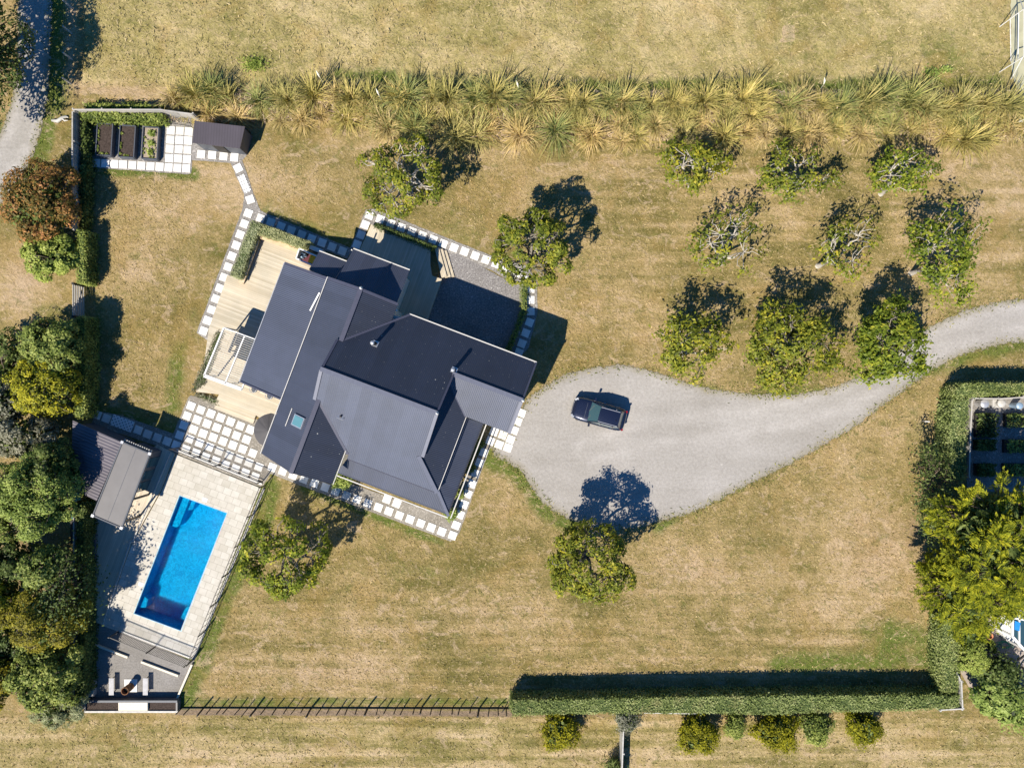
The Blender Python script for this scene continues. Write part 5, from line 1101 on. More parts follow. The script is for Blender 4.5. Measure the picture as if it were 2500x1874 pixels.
tree('round_shrub', 'spiky dark shrub at the bottom edge beside the white fence', (1497, 1866), (1500, 1872), .7, (20, 18), .5, 40, 700, 'leaf_dark', 'bark_dark', 78, 'shrub', BR, L=.35, W=.06, clump=.2, tr=.04)
tree('ball_shrub', 'clipped light green ball shrub beside the east hedge', (2368, 1590), (2369, 1600), 1.3, (39, 42), 1.1, 420, 9000, 'leaf_bright', 'bark_dark', 79, 'shrub', L=.12, W=.07, clump=.07, shell=.92, fill=1500, tr=.08)

# ------------------------------------------------------------------ hedges
def hedge(name, label, poly_px, h, mt, seed, dens=210, L=.13, W=.08, cat='hedge', group=None, rough=.06, top=None, zb=0.0):
    """clipped hedge: rounded core with a skin of leaves on its top and sides"""
    rng = np.random.RandomState(seed); top = top or h
    poly = [Vector(P(x, y, h)) for x, y in poly_px]; n_ = len(poly)
    ar = sum(poly[i].x * poly[(i + 1) % n_].y - poly[(i + 1) % n_].x * poly[i].y for i in range(n_)) / 2
    if ar < 0: poly = poly[::-1]; ar = -ar
    cx = sum(p.x for p in poly) / n_; cy = sum(p.y for p in poly) / n_
    t = thing(name, (cx, cy, 0), label, cat, group)
    ins = []
    for i in range(n_):
        a, b_, c_ = poly[i - 1], poly[i], poly[(i + 1) % n_]
        d1 = (b_ - a).normalized(); d2 = (c_ - b_).normalized(); n1 = Vector((-d1.y, d1.x)); n2 = Vector((-d2.y, d2.x)); m_ = (n1 + n2); m_ /= max(.3, m_.dot(n1))
        ins.append((b_.x + m_.x * .12, b_.y + m_.y * .12))
    MB().prism(ins, zb, h - .07).obj('stems', M['dark_core'], t)
    xs_ = [p.x for p in poly]; ys_ = [p.y for p in poly]; N = int(ar * dens)
    q = np.stack([rng.uniform(min(xs_), max(xs_), N * 6), rng.uniform(min(ys_), max(ys_), N * 6)], 1); ok = np.zeros(len(q), bool)
    for i in range(n_):
        (x0, y0), (x1, y1) = poly[i], poly[(i + 1) % n_]
        ok ^= ((y0 > q[:, 1]) != (y1 > q[:, 1])) & (q[:, 0] < (x1 - x0) * (q[:, 1] - y0) / (y1 - y0 + 1e-9) + x0)
    q = q[ok][:N]; zt = h - .04 + rng.normal(size=len(q)) * rough + (rng.rand(len(q)) < .03) * rng.uniform(0, .22, len(q)) + .05 * np.sin(q[:, 0] * 2.1) * np.sin(q[:, 1] * 1.7 + 1)
    cen = [np.column_stack([q, zt])]; nr = [np.tile([0, 0, 1.0], (len(q), 1))]
    for i in range(n_):
        p0, p1 = poly[i], poly[(i + 1) % n_]; Ls = (p1 - p0).length; k = int(Ls * (h - zb) * dens * .7)
        tt = rng.rand(k); zz = zb + rng.rand(k) * (h - zb); d = (p1 - p0).normalized(); no = np.array([d.y, -d.x, .0])
        off = rng.normal(size=k) * rough * 1.3 - .02 + .05 * np.sin(tt * Ls * 2.3 + i) * np.sin(tt * Ls * .9)
        cen.append(np.column_stack([p0.x + (p1.x - p0.x) * tt + no[0] * off, p0.y + (p1.y - p0.y) * tt + no[1] * off, zz])); nr.append(np.tile(no, (k, 1)))
    cen = np.concatenate(cen); nr = np.concatenate(nr)
    V = leaf_cards(cen, L, W, rng, .2, nr * 1.1, .4)
    link('foliage', npmesh('foliage', V, quads_for(len(V) // 4), M[mt]), t); return t
hedge('long_hedge', 'very long clipped hedge running along the bottom of the lawn', [(1246, 1708), (1400, 1706), (1700, 1700), (2000, 1697), (2306, 1696), (2345, 1696), (2345, 1724), (2250, 1734), (2000, 1738), (1900, 1744), (1700, 1740), (1400, 1742), (1250, 1746)], 1.75, 'leaf_hedge', 1, 260, .13, .09)
hedge('east_hedge', 'clipped hedge rising up the east side of the lawn', [(2302, 1512), (2346, 1512), (2342, 1600), (2340, 1690), (2300, 1690), (2296, 1600)], 1.7, 'leaf_hedge', 2, 280, .13, .09)
hedge('garden_hedge', 'thick pale green hedge across the top of the walled garden', [(2332, 950), (2350, 936), (2420, 934), (2520, 936), (2600, 940), (2600, 968), (2470, 962), (2372, 970), (2332, 972)], 1.9, 'leaf_hedge', 3, 190, .15, .09)
hedge('garden_hedge', 'thick green hedge down the left side of the walled garden', [(2328, 974), (2368, 974), (2362, 1060), (2358, 1170), (2318, 1170), (2318, 1060)], 1.9, 'leaf_hedge', 4, 190, .15, .09)
hedge('sage_hedge', 'grey-green clipped L-shaped hedge, long side by the paver row', [(614, 537), (641, 547), (625, 571), (586, 679), (561, 671)], 1.5, 'leaf_sage', 5, 520, .11, .065, rough=.04)
hedge('sage_hedge', 'grey-green clipped hedge across the north edge of the west deck', [(644, 548), (757, 590), (733, 605), (627, 570)], 1.5, 'leaf_sage', 6, 520, .11, .065, rough=.04)
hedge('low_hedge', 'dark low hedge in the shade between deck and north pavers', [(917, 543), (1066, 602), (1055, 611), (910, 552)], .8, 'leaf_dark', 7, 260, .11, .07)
hedge('low_hedge', 'narrow low green hedge curving along the pebble yard', [(1272, 690), (1286, 690), (1286, 758), (1270, 800), (1243, 865), (1230, 860), (1258, 800), (1272, 755)], .7, 'leaf_green', 8, 260, .10, .06)
hedge('low_hedge', 'dull brown-green planting strip beside the pergola', [(530, 805), (548, 812), (500, 940), (466, 958), (476, 925)], .5, 'leaf_grey', 9, 200, .16, .06)
hedge('low_hedge', 'dull brown-green planting square below the west deck', [(482, 957), (536, 975), (531, 991), (476, 966)], .3, 'leaf_grey', 10, 200, .16, .06)
hedge('boundary_hedge', 'boundary hedge north of the farm gate', [(188, 560), (207, 560), (208, 690), (186, 690)], 1.7, 'leaf_green', 11, 230, .14, .09)
hedge('boundary_hedge', 'boundary hedge south of the farm gate', [(182, 775), (207, 772), (210, 900), (206, 1018), (182, 1018), (180, 900)], 1.8, 'leaf_green', 12, 230, .14, .09)
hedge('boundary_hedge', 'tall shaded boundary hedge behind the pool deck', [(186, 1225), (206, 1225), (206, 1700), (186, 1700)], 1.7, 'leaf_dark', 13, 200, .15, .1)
hedge('climber', 'green climber along the inside of the raised bed fence', [(192, 275), (240, 272), (300, 276), (345, 276), (396, 278), (398, 290), (345, 295), (300, 290), (240, 290), (192, 286)], 1.2, 'leaf_green', 14, 260, .16, .12, 'climber', None, .1)
hedge('climber', 'deep green climber down the inside of the west paling fence', [(197, 288), (210, 288), (211, 480), (206, 556), (194, 556)], 1.0, 'leaf_dark', 15, 240, .16, .12, 'climber', None, .1)
hedge('climber', 'green climber spilling outside the north paling fence', [(205, 252), (300, 254), (395, 256), (400, 266), (300, 266), (205, 266)], .9, 'leaf_green', 16, 220, .16, .12, 'climber', None, .12)
for px, r, lb in (((832, 1172), (22, 17), 'bright green shrub under the west end of the verandah'), ((1100, 1254), (10, 9), 'round clipped shrub at the south-east verandah corner')):
    tree('house_shrub', lb, px, px, .6, r, .5, 70, 2200, 'leaf_bright', 'bark_dark', int(px[0]), 'shrub', L=.14, W=.1, clump=.1, fill=500, tr=.03, shell=.8)
for k, px in enumerate(((1171, 1082), (1149, 1140), (1121, 1205))):
    tree('house_shrub', '%s round clipped shrub going south along the east verandah' % nth(k), px, px, .55, (9, 10), .45, 40, 900, 'leaf_green' if k == 2 else 'leaf_dark', 'bark_dark', 90 + k, 'shrub', 'clipped shrubs along the east verandah', L=.12, W=.09, clump=.06, fill=200, tr=.03, shell=.9)

# ------------------------------------------------------------------ flax row
def flax_proto(seed, mt, nb=110, Lm=1.7, wid=.05, spread=1.25):
    nb = int(nb * 1.7)
    rng = np.random.RandomState(seed); V = []; F = []; o = 0
    for i in range(nb):
        az = rng.uniform(0, 2 * math.pi); el = rng.uniform(.35, 1.45); Lb = Lm * rng.uniform(.55, 1.15); w_ = wid * rng.uniform(.6, 1.2)
        p = np.array([rng.normal() * .13, rng.normal() * .13, 0.02]); K_ = 5; droop = rng.uniform(.5, 1.7) * spread
        for k in range(K_ + 1):
            t = k / K_; e = el - droop * t * t; d = np.array([math.cos(az) * math.cos(e), math.sin(az) * math.cos(e), math.sin(e)])
            s = np.array([-math.sin(az), math.cos(az), 0]); ww = w_ * (1 - t ** 2) * (.6 + 1.2 * min(t, .4)) / 2 + .004
            V += [p - s * ww, p + s * ww]; p = p + d * Lb / K_; p[2] = max(p[2], .03)
        for k in range(K_): a = o + 2 * k; F.append((a, a + 1, a + 3, a + 2))
        o += 2 * (K_ + 1)
    return npmesh('blades', np.array(V), np.array(F), M[mt])
PROT = [flax_proto(1, 'flax', 130), flax_proto(2, 'flax', 100, 1.9), flax_proto(3, 'flax_green', 130, 1.9), flax_proto(4, 'flax_green', 90, 2.0), flax_proto(5, 'flax_straw', 130, 1.6, .045, 1.5), flax_proto(6, 'flax_straw', 110, 1.5, .045, 1.6), flax_proto(7, 'flax', 150, 1.6, .045)]
TONE = ['olive', 'olive', 'green', 'green', 'straw-coloured', 'straw-coloured', 'olive']
rf = random.Random(5)
rows = {'back row': [(x, 231 + 4 * math.sin(x * .02) + x * .011) for x in range(425, 2490, 48)], 'middle row': [(x, 276 + 6 * math.sin(x * .013) + x * .008) for x in range(470, 2500, 52)],
        'front row': [(x, 320 + (x - 700) * .003 + 10 * math.sin(x * .03)) for x in range(960, 2510, 50)]}
for rn, lst in rows.items():
    for i, (x, y) in enumerate(lst):
        if rn == 'middle row' and x < 640: y = y - 10
        x += rf.uniform(-16, 16); y += rf.uniform(-9, 9)
        k = rf.choice([0, 2, 3, 1, 6, 0, 5] if rn == 'back row' else [0, 4, 5, 6, 4, 1, 5, 0, 2]); sc = rf.uniform(.8, 1.3) * (1.0 if rn != 'middle row' else .9)
        if 820 < x < 950 and rn == 'middle row': sc *= 1.0
        X_, Y_ = P(x, y, .6); f = bpy.data.objects.new('flax_bush', PROT[k]); C.objects.link(f)
        f.location = (X_, Y_, 0); f.rotation_euler = (rf.uniform(-.06, .06), rf.uniform(-.06, .06), rf.uniform(0, 6.28)); f.scale = (sc, sc, sc * (rf.uniform(1.15, 1.6) if rn == 'back row' else rf.uniform(.8, 1.15)))
        tag(f, '%s flax bush, %s from the left in the %s of the windbreak' % (TONE[k], nth(i), rn), 'flax', 'flax windbreak along the paddock')
for i, (px, lb) in enumerate((((780, 188), 'white feathery plume standing in the windbreak above the left lawn'), ((925, 232), 'short cream plume lying on a green flax bush'), ((1265, 212), 'white feathery plume near the middle of the windbreak'), ((2012, 205), 'tall thin pale plume at the back of the windbreak'))):
    x, y = P(*px, 1.8); pm_ = thing('grass_plume', (x, y, 0), lb, 'plume', 'plumes in the windbreak')
    MB().tube([(x + .1, y - .2, 0), (x, y, 1.8)], [.012, .01], 5).obj('stalk', M['plume'], pm_); MB().tube([(x, y, 1.75), (x - .05, y + .12, 2.0), (x - .14, y + .3, 2.2)], [.03, .07, .015], 7).obj('head', M['plume'], pm_)
# dead litter under the windbreak
rng = np.random.RandomState(8); N = 24000
q = np.stack([rng.uniform(420, 2500, N), rng.uniform(200, 350, N)], 1); keep = (q[:, 1] < np.where(q[:, 0] < 1000, 300, 345)) & (q[:, 1] > 225)
q = q[keep]; xy = np.array([P(a, b_) for a, b_ in q]); cen = np.column_stack([xy, rng.uniform(.03, .5, len(xy))])
tag(link('dead_leaf_litter', npmesh('dead_leaf_litter', leaf_cards(cen, .5, .045, rng, .6), quads_for(len(cen)), M['dead_leaf'])), 'dead straw leaves heaped beneath the flax windbreak', 'leaf litter', kind='stuff')

# ------------------------------------------------------------------ grass tufts that rough up the ground
rng = np.random.RandomState(12)
def scatter(n_, fn):
    q = np.stack([rng.uniform(0, 2500, n_), rng.uniform(0, 1874, n_)], 1); return q[fn(q[:, 0], q[:, 1])]
def near_poly_edge(poly, n_, w_):
    pts = [Vector(p) for p in poly]; out = []
    L = [(pts[(i + 1) % len(pts)] - pts[i]).length for i in range(len(pts))]; T = sum(L)
    for _ in range(n_):
        t = rng.uniform(0, T); i = 0
        while t > L[i]: t -= L[i]; i += 1
        p = pts[i].lerp(pts[(i + 1) % len(pts)], t / L[i]); d = (pts[(i + 1) % len(pts)] - pts[i]).normalized(); o_ = rng.normal() * w_
        out.append((p.x - d.y * o_, p.y + d.x * o_))
    return np.array(out)
gA = scatter(90000, lambda x, y: (y < 212) & (x > 192) & (x < 2465)); gB = scatter(90000, lambda x, y: y > 1748)
gE = near_poly_edge(drive_px, 4200, 9); gL = near_poly_edge(lane_px, 3000, 9)
gC = scatter(26000, lambda x, y: (x > 150) & (x < 195) & (y < 262)); 
gD = scatter(160000, lambda x, y: (y > 375) & (y < 1690) & (x > 212) & (x < 2310))
def indrive(q):
    c = np.zeros(len(q), bool); x, y = q[:, 0], q[:, 1]
    for poly in (drive_px, lane_px, [(440, 980), (470, 420), (600, 380), (650, 500), (900, 500), (1320, 640), (1320, 980), (1120, 1330), (640, 1180), (440, 1710), (190, 1710), (190, 1000)], [(190, 280), (470, 280), (600, 340), (600, 395), (470, 425), (190, 410)]):
        d = np.zeros(len(q), bool)
        for i in range(len(poly)):
            (x0, y0), (x1, y1) = poly[i], poly[(i + 1) % len(poly)]
            d ^= ((y0 > y) != (y1 > y)) & (x < (x1 - x0) * (y - y0) / (y1 - y0 + 1e-9) + x0)
        c |= d
    return ~c
gD = gD[indrive(gD)]
def tuft(name, q, hmin, hmax, L, W, m_, lab):
    if len(q) == 0: return
    xy = np.stack([(q[:, 0] - 1250) / PXM, (937 - q[:, 1]) / PXM], 1)
    h_ = rng.uniform(hmin, hmax, len(q)); cen = np.column_stack([xy, h_]); V = leaf_cards(cen, L, W, rng, .15, None, .6)
    tag(link(name, npmesh(name, V, quads_for(len(q)), m_)), lab, 'grass', kind='stuff')
M['tuft'] = leafmat('dry_tuft', [(.19, .165, .06), (.32, .26, .115), (.43, .345, .175), (.54, .43, .25)], trans=.15, gloss=.7, dark=1.1)
M['tuft_green'] = leafmat('green_tuft', [(.07, .09, .02), (.13, .155, .035), (.24, .235, .07), (.36, .31, .13)], trans=.15, gloss=.7, dark=1.1)
tuft('paddock_grass', gA, .02, .07, .26, .06, M['tuft'], 'tussocky dry grass of the top paddock')
tuft('paddock_grass', np.concatenate([gB, gC]), .01, .04, .22, .05, M['tuft'], 'rough dry grass outside the garden fences')
tuft('lawn_grass', gD, .01, .035, .2, .035, M['tuft'], 'short dry lawn grass')
tuft('verge_grass', np.concatenate([gE, gL]), .02, .06, .2, .05, M['tuft_green'], 'green grass creeping over the driveway edges')
# ------------------------------------------------------------------ garden shed, raised beds, fences
sh_ = thing('garden_shed', P3(532, 335), 'small dark shed with brown ribbed roof beside the flax', 'shed')
sp = [P3(474.8, 295, 1.95), P3(598, 309, 1.95), P3(585.6, 363, 1.75), P3(470, 348.8, 1.75)]
dd = (Vector(sp[1]) - Vector(sp[0])).normalized(); ribroof('roof', sp, (dd.x, dd.y), M['roof_brown'], sh_)
cS = sum((Vector(p) for p in sp), Vector()) / 4; wp = [(cS.x + (p[0] - cS.x) * .93, cS.y + (p[1] - cS.y) * .90) for p in sp]
MB().prism(wp, 0, 1.72).obj('wall', M['charcoal'], sh_)
a_, b_ = Vector(wp[3]), Vector(wp[2]); m_ = a_.lerp(b_, .5); MB().box((m_.x, m_.y - .03, .88), (.8, .05, 1.6), math.radians(-6)).obj('door', M['dark_timber'], sh_)
tag(MB().box((*P(606, 338), .5), (.35, .9, 1.0), -.1).obj('compost_bin', M['black_metal']), 'black compost bin in the shade beside the shed', 'bin')
def bed(px, label, soil_m, plants, seed):
    x, y = P(px[0], px[1], .5); rz = math.radians(-3.4); W, L, h = 1.16, 2.4, .5
    t = thing('raised_bed', (x, y, .01), label, 'raised bed', 'raised beds by the north-west fence')
    def R(u, v): return (x + u * math.cos(rz) - v * math.sin(rz), y + u * math.sin(rz) + v * math.cos(rz))
    for (u, v, du, dv) in ((-W / 2, 0, .07, L), (W / 2, 0, .07, L), (0, -L / 2, W - .07, .07), (0, L / 2, W - .07, .07)): MB().box((*R(u, v), h / 2), (du, dv, h), rz).obj('side_board', M['charcoal'], t)
    MB().box((*R(0, 0), .19), (W - .072, L - .072, .38), rz).obj('soil', M[soil_m], t)
    rg = np.random.RandomState(seed); c_ = []
    for k in range(plants): s = rg.rand(); u, v = ((-W / 2 + .12, (s - .5) * (L - .3)) if rg.rand() < .6 else ((s - .5) * (W - .3), -L / 2 + .13)); q = R(u, v); c_ += [(q[0] + rg.normal() * .04, q[1] + rg.normal() * .04, .42 + rg.rand() * .06) for _ in range(22)]
    V = leaf_cards(np.array(c_), .11, .07, rg, .4); tag(link('seedling', npmesh('seedling', V, quads_for(len(c_)), M['leaf_green'])), 'low green seedlings edging the ' + label, 'seedlings', kind='stuff')
    return R
bed((254, 340), 'dark soil raised bed nearest the west fence', 'soil', 16, 1); bed((309.5, 345), 'dark soil raised bed in the middle of three', 'soil', 10, 2); R = bed((366, 349), 'dry pale raised bed holding three leafy plants', 'soil_dry', 6, 3)
for k, v in enumerate((.72, -.02, -.68)):
    q = R(.05, v); rg = np.random.RandomState(k); c_ = np.array([q[0], q[1], .5]) + rg.normal(size=(110, 3)) * np.array([.12, .12, .06])
    tag(link('leafy_plant', npmesh('leafy_plant', leaf_cards(c_, .17, .10, rg, .6), quads_for(110), M['leaf_bright'])), '%s leafy green plant from the north in the dry raised bed' % nth(k), 'plant', 'leafy plants in the dry raised bed')
def paling(name, label, pts, h, m_, pw=.15, cat='fence', top=True, z0=0, group=None):
    """closed board fence: pts are the fence top as surveyed"""
    t = thing(name, (*P(*pts[0], h), 0), label, cat, group)
    for (p, q) in zip(pts[:-1], pts[1:]):
        a_, b_ = Vector(P3(*p, h, 0)), Vector(P3(*q, h, 0)); d = b_ - a_; L = d.length; k = max(1, int(L / pw)); mb = MB(); rz = math.atan2(d.y, d.x)
        for i in range(k): c_ = a_ + d * ((i + .5) / k); hh = h - .04 + .02 * ((i * 7) % 3 - 1); mb.box((c_.x, c_.y, z0 + hh / 2), (L / k - .012, .025, hh), rz)
        mb.obj('palings', M[m_], t); nrm = Vector((-d.y, d.x, 0)).normalized()
        for z in (.35, h - .3): MB().bar(a_ + nrm * .04 + Vector((0, 0, z)), b_ + nrm * .04 + Vector((0, 0, z)), .05, .09).obj('rail', M[m_], t)
        if top: MB().bar(a_ + Vector((0, 0, h + .01)), b_ + Vector((0, 0, h + .01)), .09, .04).obj('capping', M[m_], t)
        m2 = max(1, round(L / 2.4))
        for i in range(m2 + 1): c_ = a_ + d * (i / m2) + nrm * .09; MB().box((c_.x, c_.y, h / 2), (.1, .1, h), rz).obj('post', M[m_], t)
    return t
paling('paling_fence', 'weathered paling fence across the north of the raised beds', [(177, 268), (390, 268), (470, 279)], 1.6, 'fence_wood')
paling('paling_fence', 'weathered paling fence down the west side by the raised beds', [(177, 272), (176, 560)], 1.6, 'fence_wood')
paling('paling_fence', 'hidden paling fence behind the pool deck hedge', [(180, 1226), (180, 1742)], 1.6, 'fence_wood')
fr = thing('trellis_frame', P3(428, 290, 1), 'low wire-covered frame in the corner by the shed', 'frame')
q_ = [P3(393, 270, .8), P3(467, 282, .8), P3(465, 308, .5), P3(391, 296, .5)]
for i in range(4): MB().bar(q_[i], q_[(i + 1) % 4], .04).obj('rail', M['black_metal'], fr)
for p in q_: MB().box((p[0], p[1], p[2] / 2), (.04, .04, p[2])).obj('leg', M['black_metal'], fr)
wm = MB()
for i in range(1, 14): wm.bar(Vector(q_[0]).lerp(Vector(q_[1]), i / 14), Vector(q_[3]).lerp(Vector(q_[2]), i / 14), .012)
for i in range(1, 6): wm.bar(Vector(q_[0]).lerp(Vector(q_[3]), i / 6), Vector(q_[1]).lerp(Vector(q_[2]), i / 6), .012)
wm.obj('mesh', M['wire'], fr)
lg = thing('driftwood_log', P3(148, 292), 'bleached driftwood log on the verge outside the west fence', 'log')
MB().tube([P3(127, 294, .12), P3(140, 296, .16), P3(152, 288, .14), P3(162, 285, .1), P3(167, 287, .06)], [.1, .15, .13, .1, .03], 9).obj('trunk', M['offwhite'], lg, True)
MB().tube([P3(152, 289, .14), P3(158, 295, .3), P3(166, 294, .35)], [.08, .06, .02], 7).obj('branch', M['offwhite'], lg, True)
# farm gate in the west hedge
gt = thing('farm_gate', P3(180, 730), 'closed timber farm gate between two boundary hedges', 'gate')
gm_ = MB(); A_, B_ = Vector(P3(178, 692, 1.45, 0)), Vector(P3(178, 772, 1.45, 0))
for z in (.12, .34, .56, .78, 1.0, 1.22, 1.42): gm_.bar(A_ + Vector((0, 0, z)), B_ + Vector((0, 0, z)), .05, .1)
gm_.obj('rails', M['fence_wood_v'], gt); MB().bar(A_ + Vector((.03, 0, .25)), B_ + Vector((.03, 0, 1.2)), .05, .08).obj('brace', M['fence_wood_v'], gt)
for q in (A_, B_): MB().box((q.x, q.y, .75), (.16, .16, 1.5)).obj('post', M['dark_timber'], gt)
# posts of the lane fence
wf = thing('wire_fence', P3(178, 120), 'post and wire fence between lane verge and top paddock', 'fence')
for px in ((176, 20), (176, 82), (176, 145), (174, 205)): x, y = P(*px); MB().tube([(x, y, 0), (x, y, 1.1)], [.07, .06], 8).obj('post', M['offwhite'], wf)
for z in (.4, .7, 1.0): MB().bar(P3(176, -60, 0, z), P3(174, 262, 0, z), .008).obj('wire', M['wire'], wf)
# batten and wire fence along the bottom
bf = thing('batten_fence', P3(840, 1735), 'long post-and-wire fence with dark battens along the bottom lawn', 'fence')
rb = random.Random(3); n_p = 36
for i in range(n_p):
    x, y = P(447 + i * 22.6 + rb.uniform(-5, 5), 1727 + rb.uniform(-2, 2)); big_ = i % 6 == 2
    h = 1.25 if big_ else 1.1 + rb.uniform(-.1, .08); MB().bar((x, y, 0), (x + rb.uniform(-.08, .08), y + rb.uniform(-.12, .06), h), .11 if big_ else .065, .11 if big_ else .06).obj('post' if big_ else 'batten', M['dark_timber'], bf)
for z in (.3, .55, .8, 1.05): MB().bar(P3(438, 1727, 0, z), P3(1248, 1728, 0, z), .008).obj('wire', M['wire'], bf)
MB().bar(P3(438, 1727, 0, .06), P3(1248, 1728, 0, .06), .04, .12).obj('bottom_board', M['dark_timber'], bf)
tag(MB().tube([P3(1226, 1722, .2), P3(1232, 1730, .5), P3(1226, 1738, .05)], [.05, .04, .03], 6).obj('fallen_branch', M['dark_timber']), 'small dark branch leaning at the hedge end of the batten fence', 'branch')
# white fence heading out of the bottom edge
paling('white_fence', 'white boarded fence running out of the bottom edge', [(1522, 1780), (1518, 1900), (1514, 2100)], 1.5, 'offwhite', .2)
wr = thing('white_rail', P3(1640, 1740), 'short whitewashed rail fence in the hedge foot', 'fence')
MB().bar(P3(1572, 1739, .9), P3(1715, 1741, .9), .07, .07).obj('rail', M['offwhite'], wr); MB().bar(P3(1572, 1739, .9, .45), P3(1715, 1741, .9, .45), .04, .1).obj('rail', M['offwhite'], wr)
for px in (1574, 1622, 1668, 1713): x, y = P(px, 1740, .9); MB().box((x, y, .45), (.07, .07, .9)).obj('post', M['offwhite'], wr)
# white mesh corner fence by the east hedge
paling('lattice_fence', 'white lattice fence stub at the south-east hedge corner', [(2332, 1635), (2347, 1664), (2350, 1729), (2297, 1732)], 1.6, 'offwhite', .12, top=True)
# walled garden of the neighbour
paling('garden_fence', 'weathered board fence on the left of the walled vegetable garden', [(2373, 976), (2369, 1060), (2366, 1165)], 1.7, 'fence_wood_v')
paling('garden_fence', 'weathered board fence across the top of the vegetable garden', [(2375, 972), (2440, 973), (2560, 966)], 1.7, 'fence_wood')
for i, (a_, b_, lb) in enumerate((((2376, 1008), (2424, 1066), 'top left'), ((2448, 1008), (2560, 1042), 'top right'), ((2374, 1072), (2420, 1098), 'middle left'), ((2446, 1072), (2560, 1104), 'middle right'), ((2376, 1130), (2418, 1160), 'bottom left'), ((2444, 1130), (2560, 1160), 'bottom right'))):
    (x0, y0), (x1, y1) = P(*a_), P(*b_); vb = thing('vegetable_bed', ((x0 + x1) / 2, (y0 + y1) / 2, 0), 'dark edged vegetable bed, %s in the walled garden' % lb, 'garden bed', 'vegetable beds in the walled garden')
    MB().box(((x0 + x1) / 2, (y0 + y1) / 2, .13), (x1 - x0, y0 - y1, .26)).obj('edging', M['dark_timber'], vb)
    rg = np.random.RandomState(i); c_ = np.column_stack([rg.uniform(x0, x1, 420), rg.uniform(y1, y0, 420), rg.uniform(.3, .75, 420)]); link('vegetables', npmesh('vegetables', leaf_cards(c_, .22, .13, rg, .5), quads_for(420), M['leaf_green' if i % 2 else 'leaf_dark']), vb)
for px, lb, mt, sz in (((2405, 985), 'pale compost bin with round lid in the walled garden', 'steel', .32), ((2446, 984), 'grey lidded bin beside the slatted crate', 'offwhite', .3), ((2490, 990), 'blue-white bucket near the top fence of the walled garden', 'tin_blue', .25)):
    x, y = P(*px, .9); t = thing('garden_bin', (x, y, 0), lb, 'bin', 'bins in the walled garden')
    MB().lathe((x, y, 0), [(sz * .8, 0), (sz, .85), (sz * 1.05, .88)], 16).obj('body', M[mt], t, True); MB().lathe((x, y, .885), [(sz * 1.05, 0), (sz * .9, .06), (.05, .09)], 16).obj('lid', M[mt], t, True)
x, y = P(2433, 985, .6); cr = MB()
for i in range(6): cr.box((x - .25 + i * .1, y, .62), (.06, .6, .04))
cr.box((x, y, .3), (.6, .6, .58)); tag(cr.obj('slatted_crate', M['offwhite']), 'slatted wooden crate against the top fence of the walled garden', 'crate')
# conservatory corner, patio things
cv = thing('conservatory', P3(2500, 1530), 'white framed conservatory corner at the right picture edge', 'conservatory')
hc = 2.4; q_ = [P3(2471, 1488, hc), P3(2560, 1488, hc), P3(2560, 1600, hc), P3(2500, 1585, hc), P3(2471, 1552, hc)]
q_ = [Vector(p) for p in q_]
for i in range(5): MB().bar(q_[i], q_[(i + 1) % 5], .16, .14).obj('roof_frame', M['white'], cv)
MB().bar(q_[0].lerp(q_[4], .3), q_[1].lerp(q_[2], .3), .12, .12).obj('roof_frame', M['white'], cv); MB().bar(P3(2488, 1488, hc), P3(2488, 1568, hc), .1, .12).obj('roof_frame', M['white'], cv)
MB().prism([(p.x, p.y) for p in q_], hc - .04, hc - .01).obj('glass_roof', M['glass'], cv)
MB().prism([(q_[0].x + .05 + (p.x - q_[0].x) * .97, q_[0].y - .1 + (p.y - q_[0].y) * .95) for p in q_], 0, .8).obj('wall', M['white'], cv)
for p in q_: MB().box((p.x + .1, p.y, hc / 2), (.12, .12, hc - .1)).obj('post', M['white'], cv)
tag(MB().prism([P(2477, 1514, 2.45), P(2491, 1519, 2.45), P(2489, 1540, 2.45), P(2477, 1536, 2.45)], 2.41, 2.47).obj('blue_roof_blind', simple('blue_blind', (.02, .22, .62), .5)), 'bright blue blind on the conservatory roof', 'blind')
tag(MB().bar(P3(2410, 1487, 1.5), P3(2475, 1483, 1.5), .08, .1).bar(P3(2412, 1487, 0), P3(2412, 1487, 1.5), .1).obj('fence_rail', M['offwhite']), 'white fence rail below the golden conifer beside the conservatory', 'fence')
x, y = P(2417, 1552, .5); t = thing('terracotta_pot', (x, y, 0), 'round terracotta pot on the neighbour patio', 'pot')
MB().lathe((x, y, .012), [(.15, 0), (.22, .42), (.26, .42), (.26, .5), (.2, .5), (.19, .38)], 20).obj('pot', M['terracotta'], t, True); MB().lathe((x, y, .39), [(.19, 0), (.01, .01)], 16).obj('soil', M['soil'], t)
for k, px in enumerate(((2408, 1540), (2420, 1570), (2426, 1584))):
    x, y = P(*px, .5); rg = np.random.RandomState(k + 5); t = thing('potted_plant', (x, y, 0), '%s small potted plant going south past the terracotta pot' % nth(k), 'potted plant', 'potted plants on the neighbour patio')
    MB().lathe((x, y, .012), [(.1, 0), (.15, .3), (.13, .3)], 12).obj('pot', M['charcoal'], t); c_ = np.array([x, y, .5]) + rg.normal(size=(150, 3)) * .13; link('leaves', npmesh('leaves', leaf_cards(c_, .16, .1, rg, .5), quads_for(150), M['leaf_bright']), t)
x, y = P(2452, 1572); hp_ = []
for i in range(90): a_ = i * .42; r_ = .34 + .10 * math.sin(i * .9); hp_.append((x + r_ * math.cos(a_) * 1.3 + .2 * math.sin(i * .13), y + r_ * math.sin(a_) * .7, .03 + .0008 * i))
tag(MB().tube(hp_, [.014] * 90, 5).obj('garden_hose', M['hose_green']), 'coiled green garden hose on the neighbour patio', 'hose')
tr_ = thing('patio_trellis', P3(2485, 1690), 'dark lattice trellis at the right edge beside the bright shrub', 'trellis')
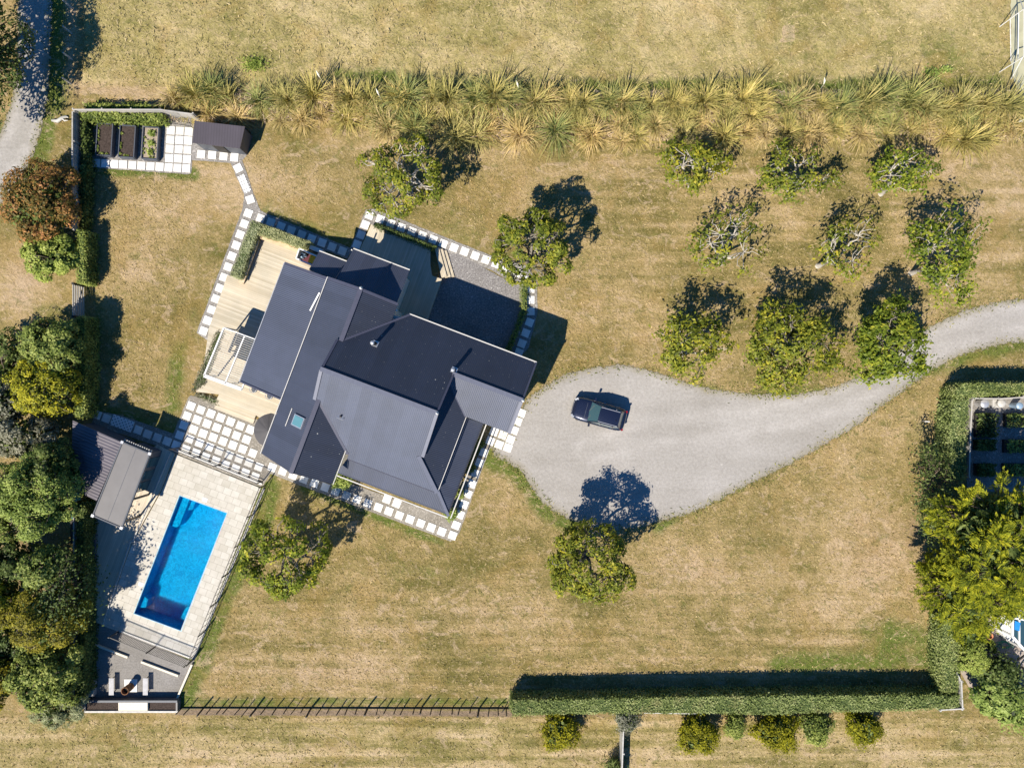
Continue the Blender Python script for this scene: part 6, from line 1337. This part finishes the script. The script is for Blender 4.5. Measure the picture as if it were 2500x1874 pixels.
a_, b_ = Vector(P3(2468, 1688, 1.4)), Vector(P3(2540, 1690, 1.4)); MB().bar(a_, b_, .09, .08).obj('rail', M['dark_timber'], tr_); MB().bar(a_ - Vector((0, 0, 1.2)), b_ - Vector((0, 0, 1.2)), .06, .06).obj('rail', M['dark_timber'], tr_)
lt = MB()
for i in range(22): p = a_.lerp(b_, i / 22); lt.bar(p - Vector((0, 0, 1.2)), a_.lerp(b_, min(1, (i + 3) / 22)), .03, .02)
lt.obj('lattice', M['offwhite'], tr_)
bp_ = thing('pergola_beam', P3(2495, 1610), 'dark beams of a patio frame cut by the right picture edge', 'frame')
for (p, q) in (((2484, 1612), (2540, 1570)), ((2490, 1640), (2540, 1655))): MB().bar(P3(*p, 2.1), P3(*q, 2.1), .1, .12).obj('beam', M['dark_timber'], bp_)
MB().box((*P(2488, 1625), 1.03), (.1, .1, 2.06)).obj('post', M['dark_timber'], bp_)
# sports court frame at the top right
sc_ = thing('court_frame', P3(2480, 120), 'white steel pipe frame of a court at the top right corner', 'frame')
def S_(px, py, h): return P3(px, py, h)
for (p, q, w_) in ((S_(2468, 150, .05), S_(2466, 44, .05), .04), (S_(2468, 150, .05), S_(2500, 138, 2.6), .04), (S_(2466, 44, .05), S_(2500, 22, 2.6), .04), (S_(2485, 144, 1.2), S_(2487, 33, 1.2), .05), (S_(2469, 193, .05), S_(2497, 140, 2.4), .06),
                   (S_(2500, 138, 2.6), S_(2560, 120, 2.6), .06), (S_(2500, 22, 2.6), S_(2560, 2, 2.6), .06), (S_(2500, 138, 2.6), S_(2500, 22, 2.6), .06), (S_(2483, -20, .05), S_(2498, 22, 2.4), .05)): MB().bar(p, q, w_).obj('pipe', M['white'], sc_)
for p in (S_(2500, 138, 2.6), S_(2500, 22, 2.6)): MB().tube([(p[0], p[1], 0), p], [.035, .03], 8).obj('post', M['white'], sc_)
tb_ = thing('white_trolley', P3(2492, 290), 'white tubular trolley at the right edge beside the flax', 'trolley')
MB().tube([P3(2484, 280, .1), P3(2492, 288, .6), P3(2488, 297, .7), P3(2500, 292, .7), P3(2530, 292, .7)], [.04] * 5, 8).obj('frame', M['white'], tb_); MB().tube([P3(2486, 298, .5), P3(2530, 296, .5)], [.07, .07], 8).obj('bar', M['white'], tb_); 
for px in (2495, 2520): x, y = P(px, 294); MB().lathe((x, y, .0), [(.05, 0), (.06, .55)], 8).obj('leg', M['white'], tb_)
# sprinkler on the grass, bright weeds
sk_ = thing('lawn_sprinkler', P3(2250, 1027), 'thin white sprinkler stake on the lawn near the walled garden', 'sprinkler')
x, y = P(2250, 1027); MB().bar((x, y, 0), (x, y, .7), .05).obj('stake', M['steel'], sk_); MB().bar((x - .2, y, .7), (x + .2, y - .03, .7), .06, .04).obj('head', M['white'], sk_)
for k, (px, lb) in enumerate((((622, 160), 'bright green weed clump in the top paddock near the left'), ((2275, 178), 'bright green weed clump in the top paddock near the right'), ((2308, 171), 'tiny bright weed clump at the right end of the paddock'))):
    x, y = P(*px); rg = np.random.RandomState(k + 60); s_w = (.45, .35, .25)[k]; n_ = (420, 220, 110)[k]; c_ = np.array([x, y, .2]) + rg.normal(size=(n_, 3)) * np.array([s_w, s_w * .6, .08])
    tag(link('weed_clump', npmesh('weed_clump', leaf_cards(c_, .16, .1, rg, .5), quads_for(n_), M['leaf_bright'])), lb, 'weeds', kind='stuff')
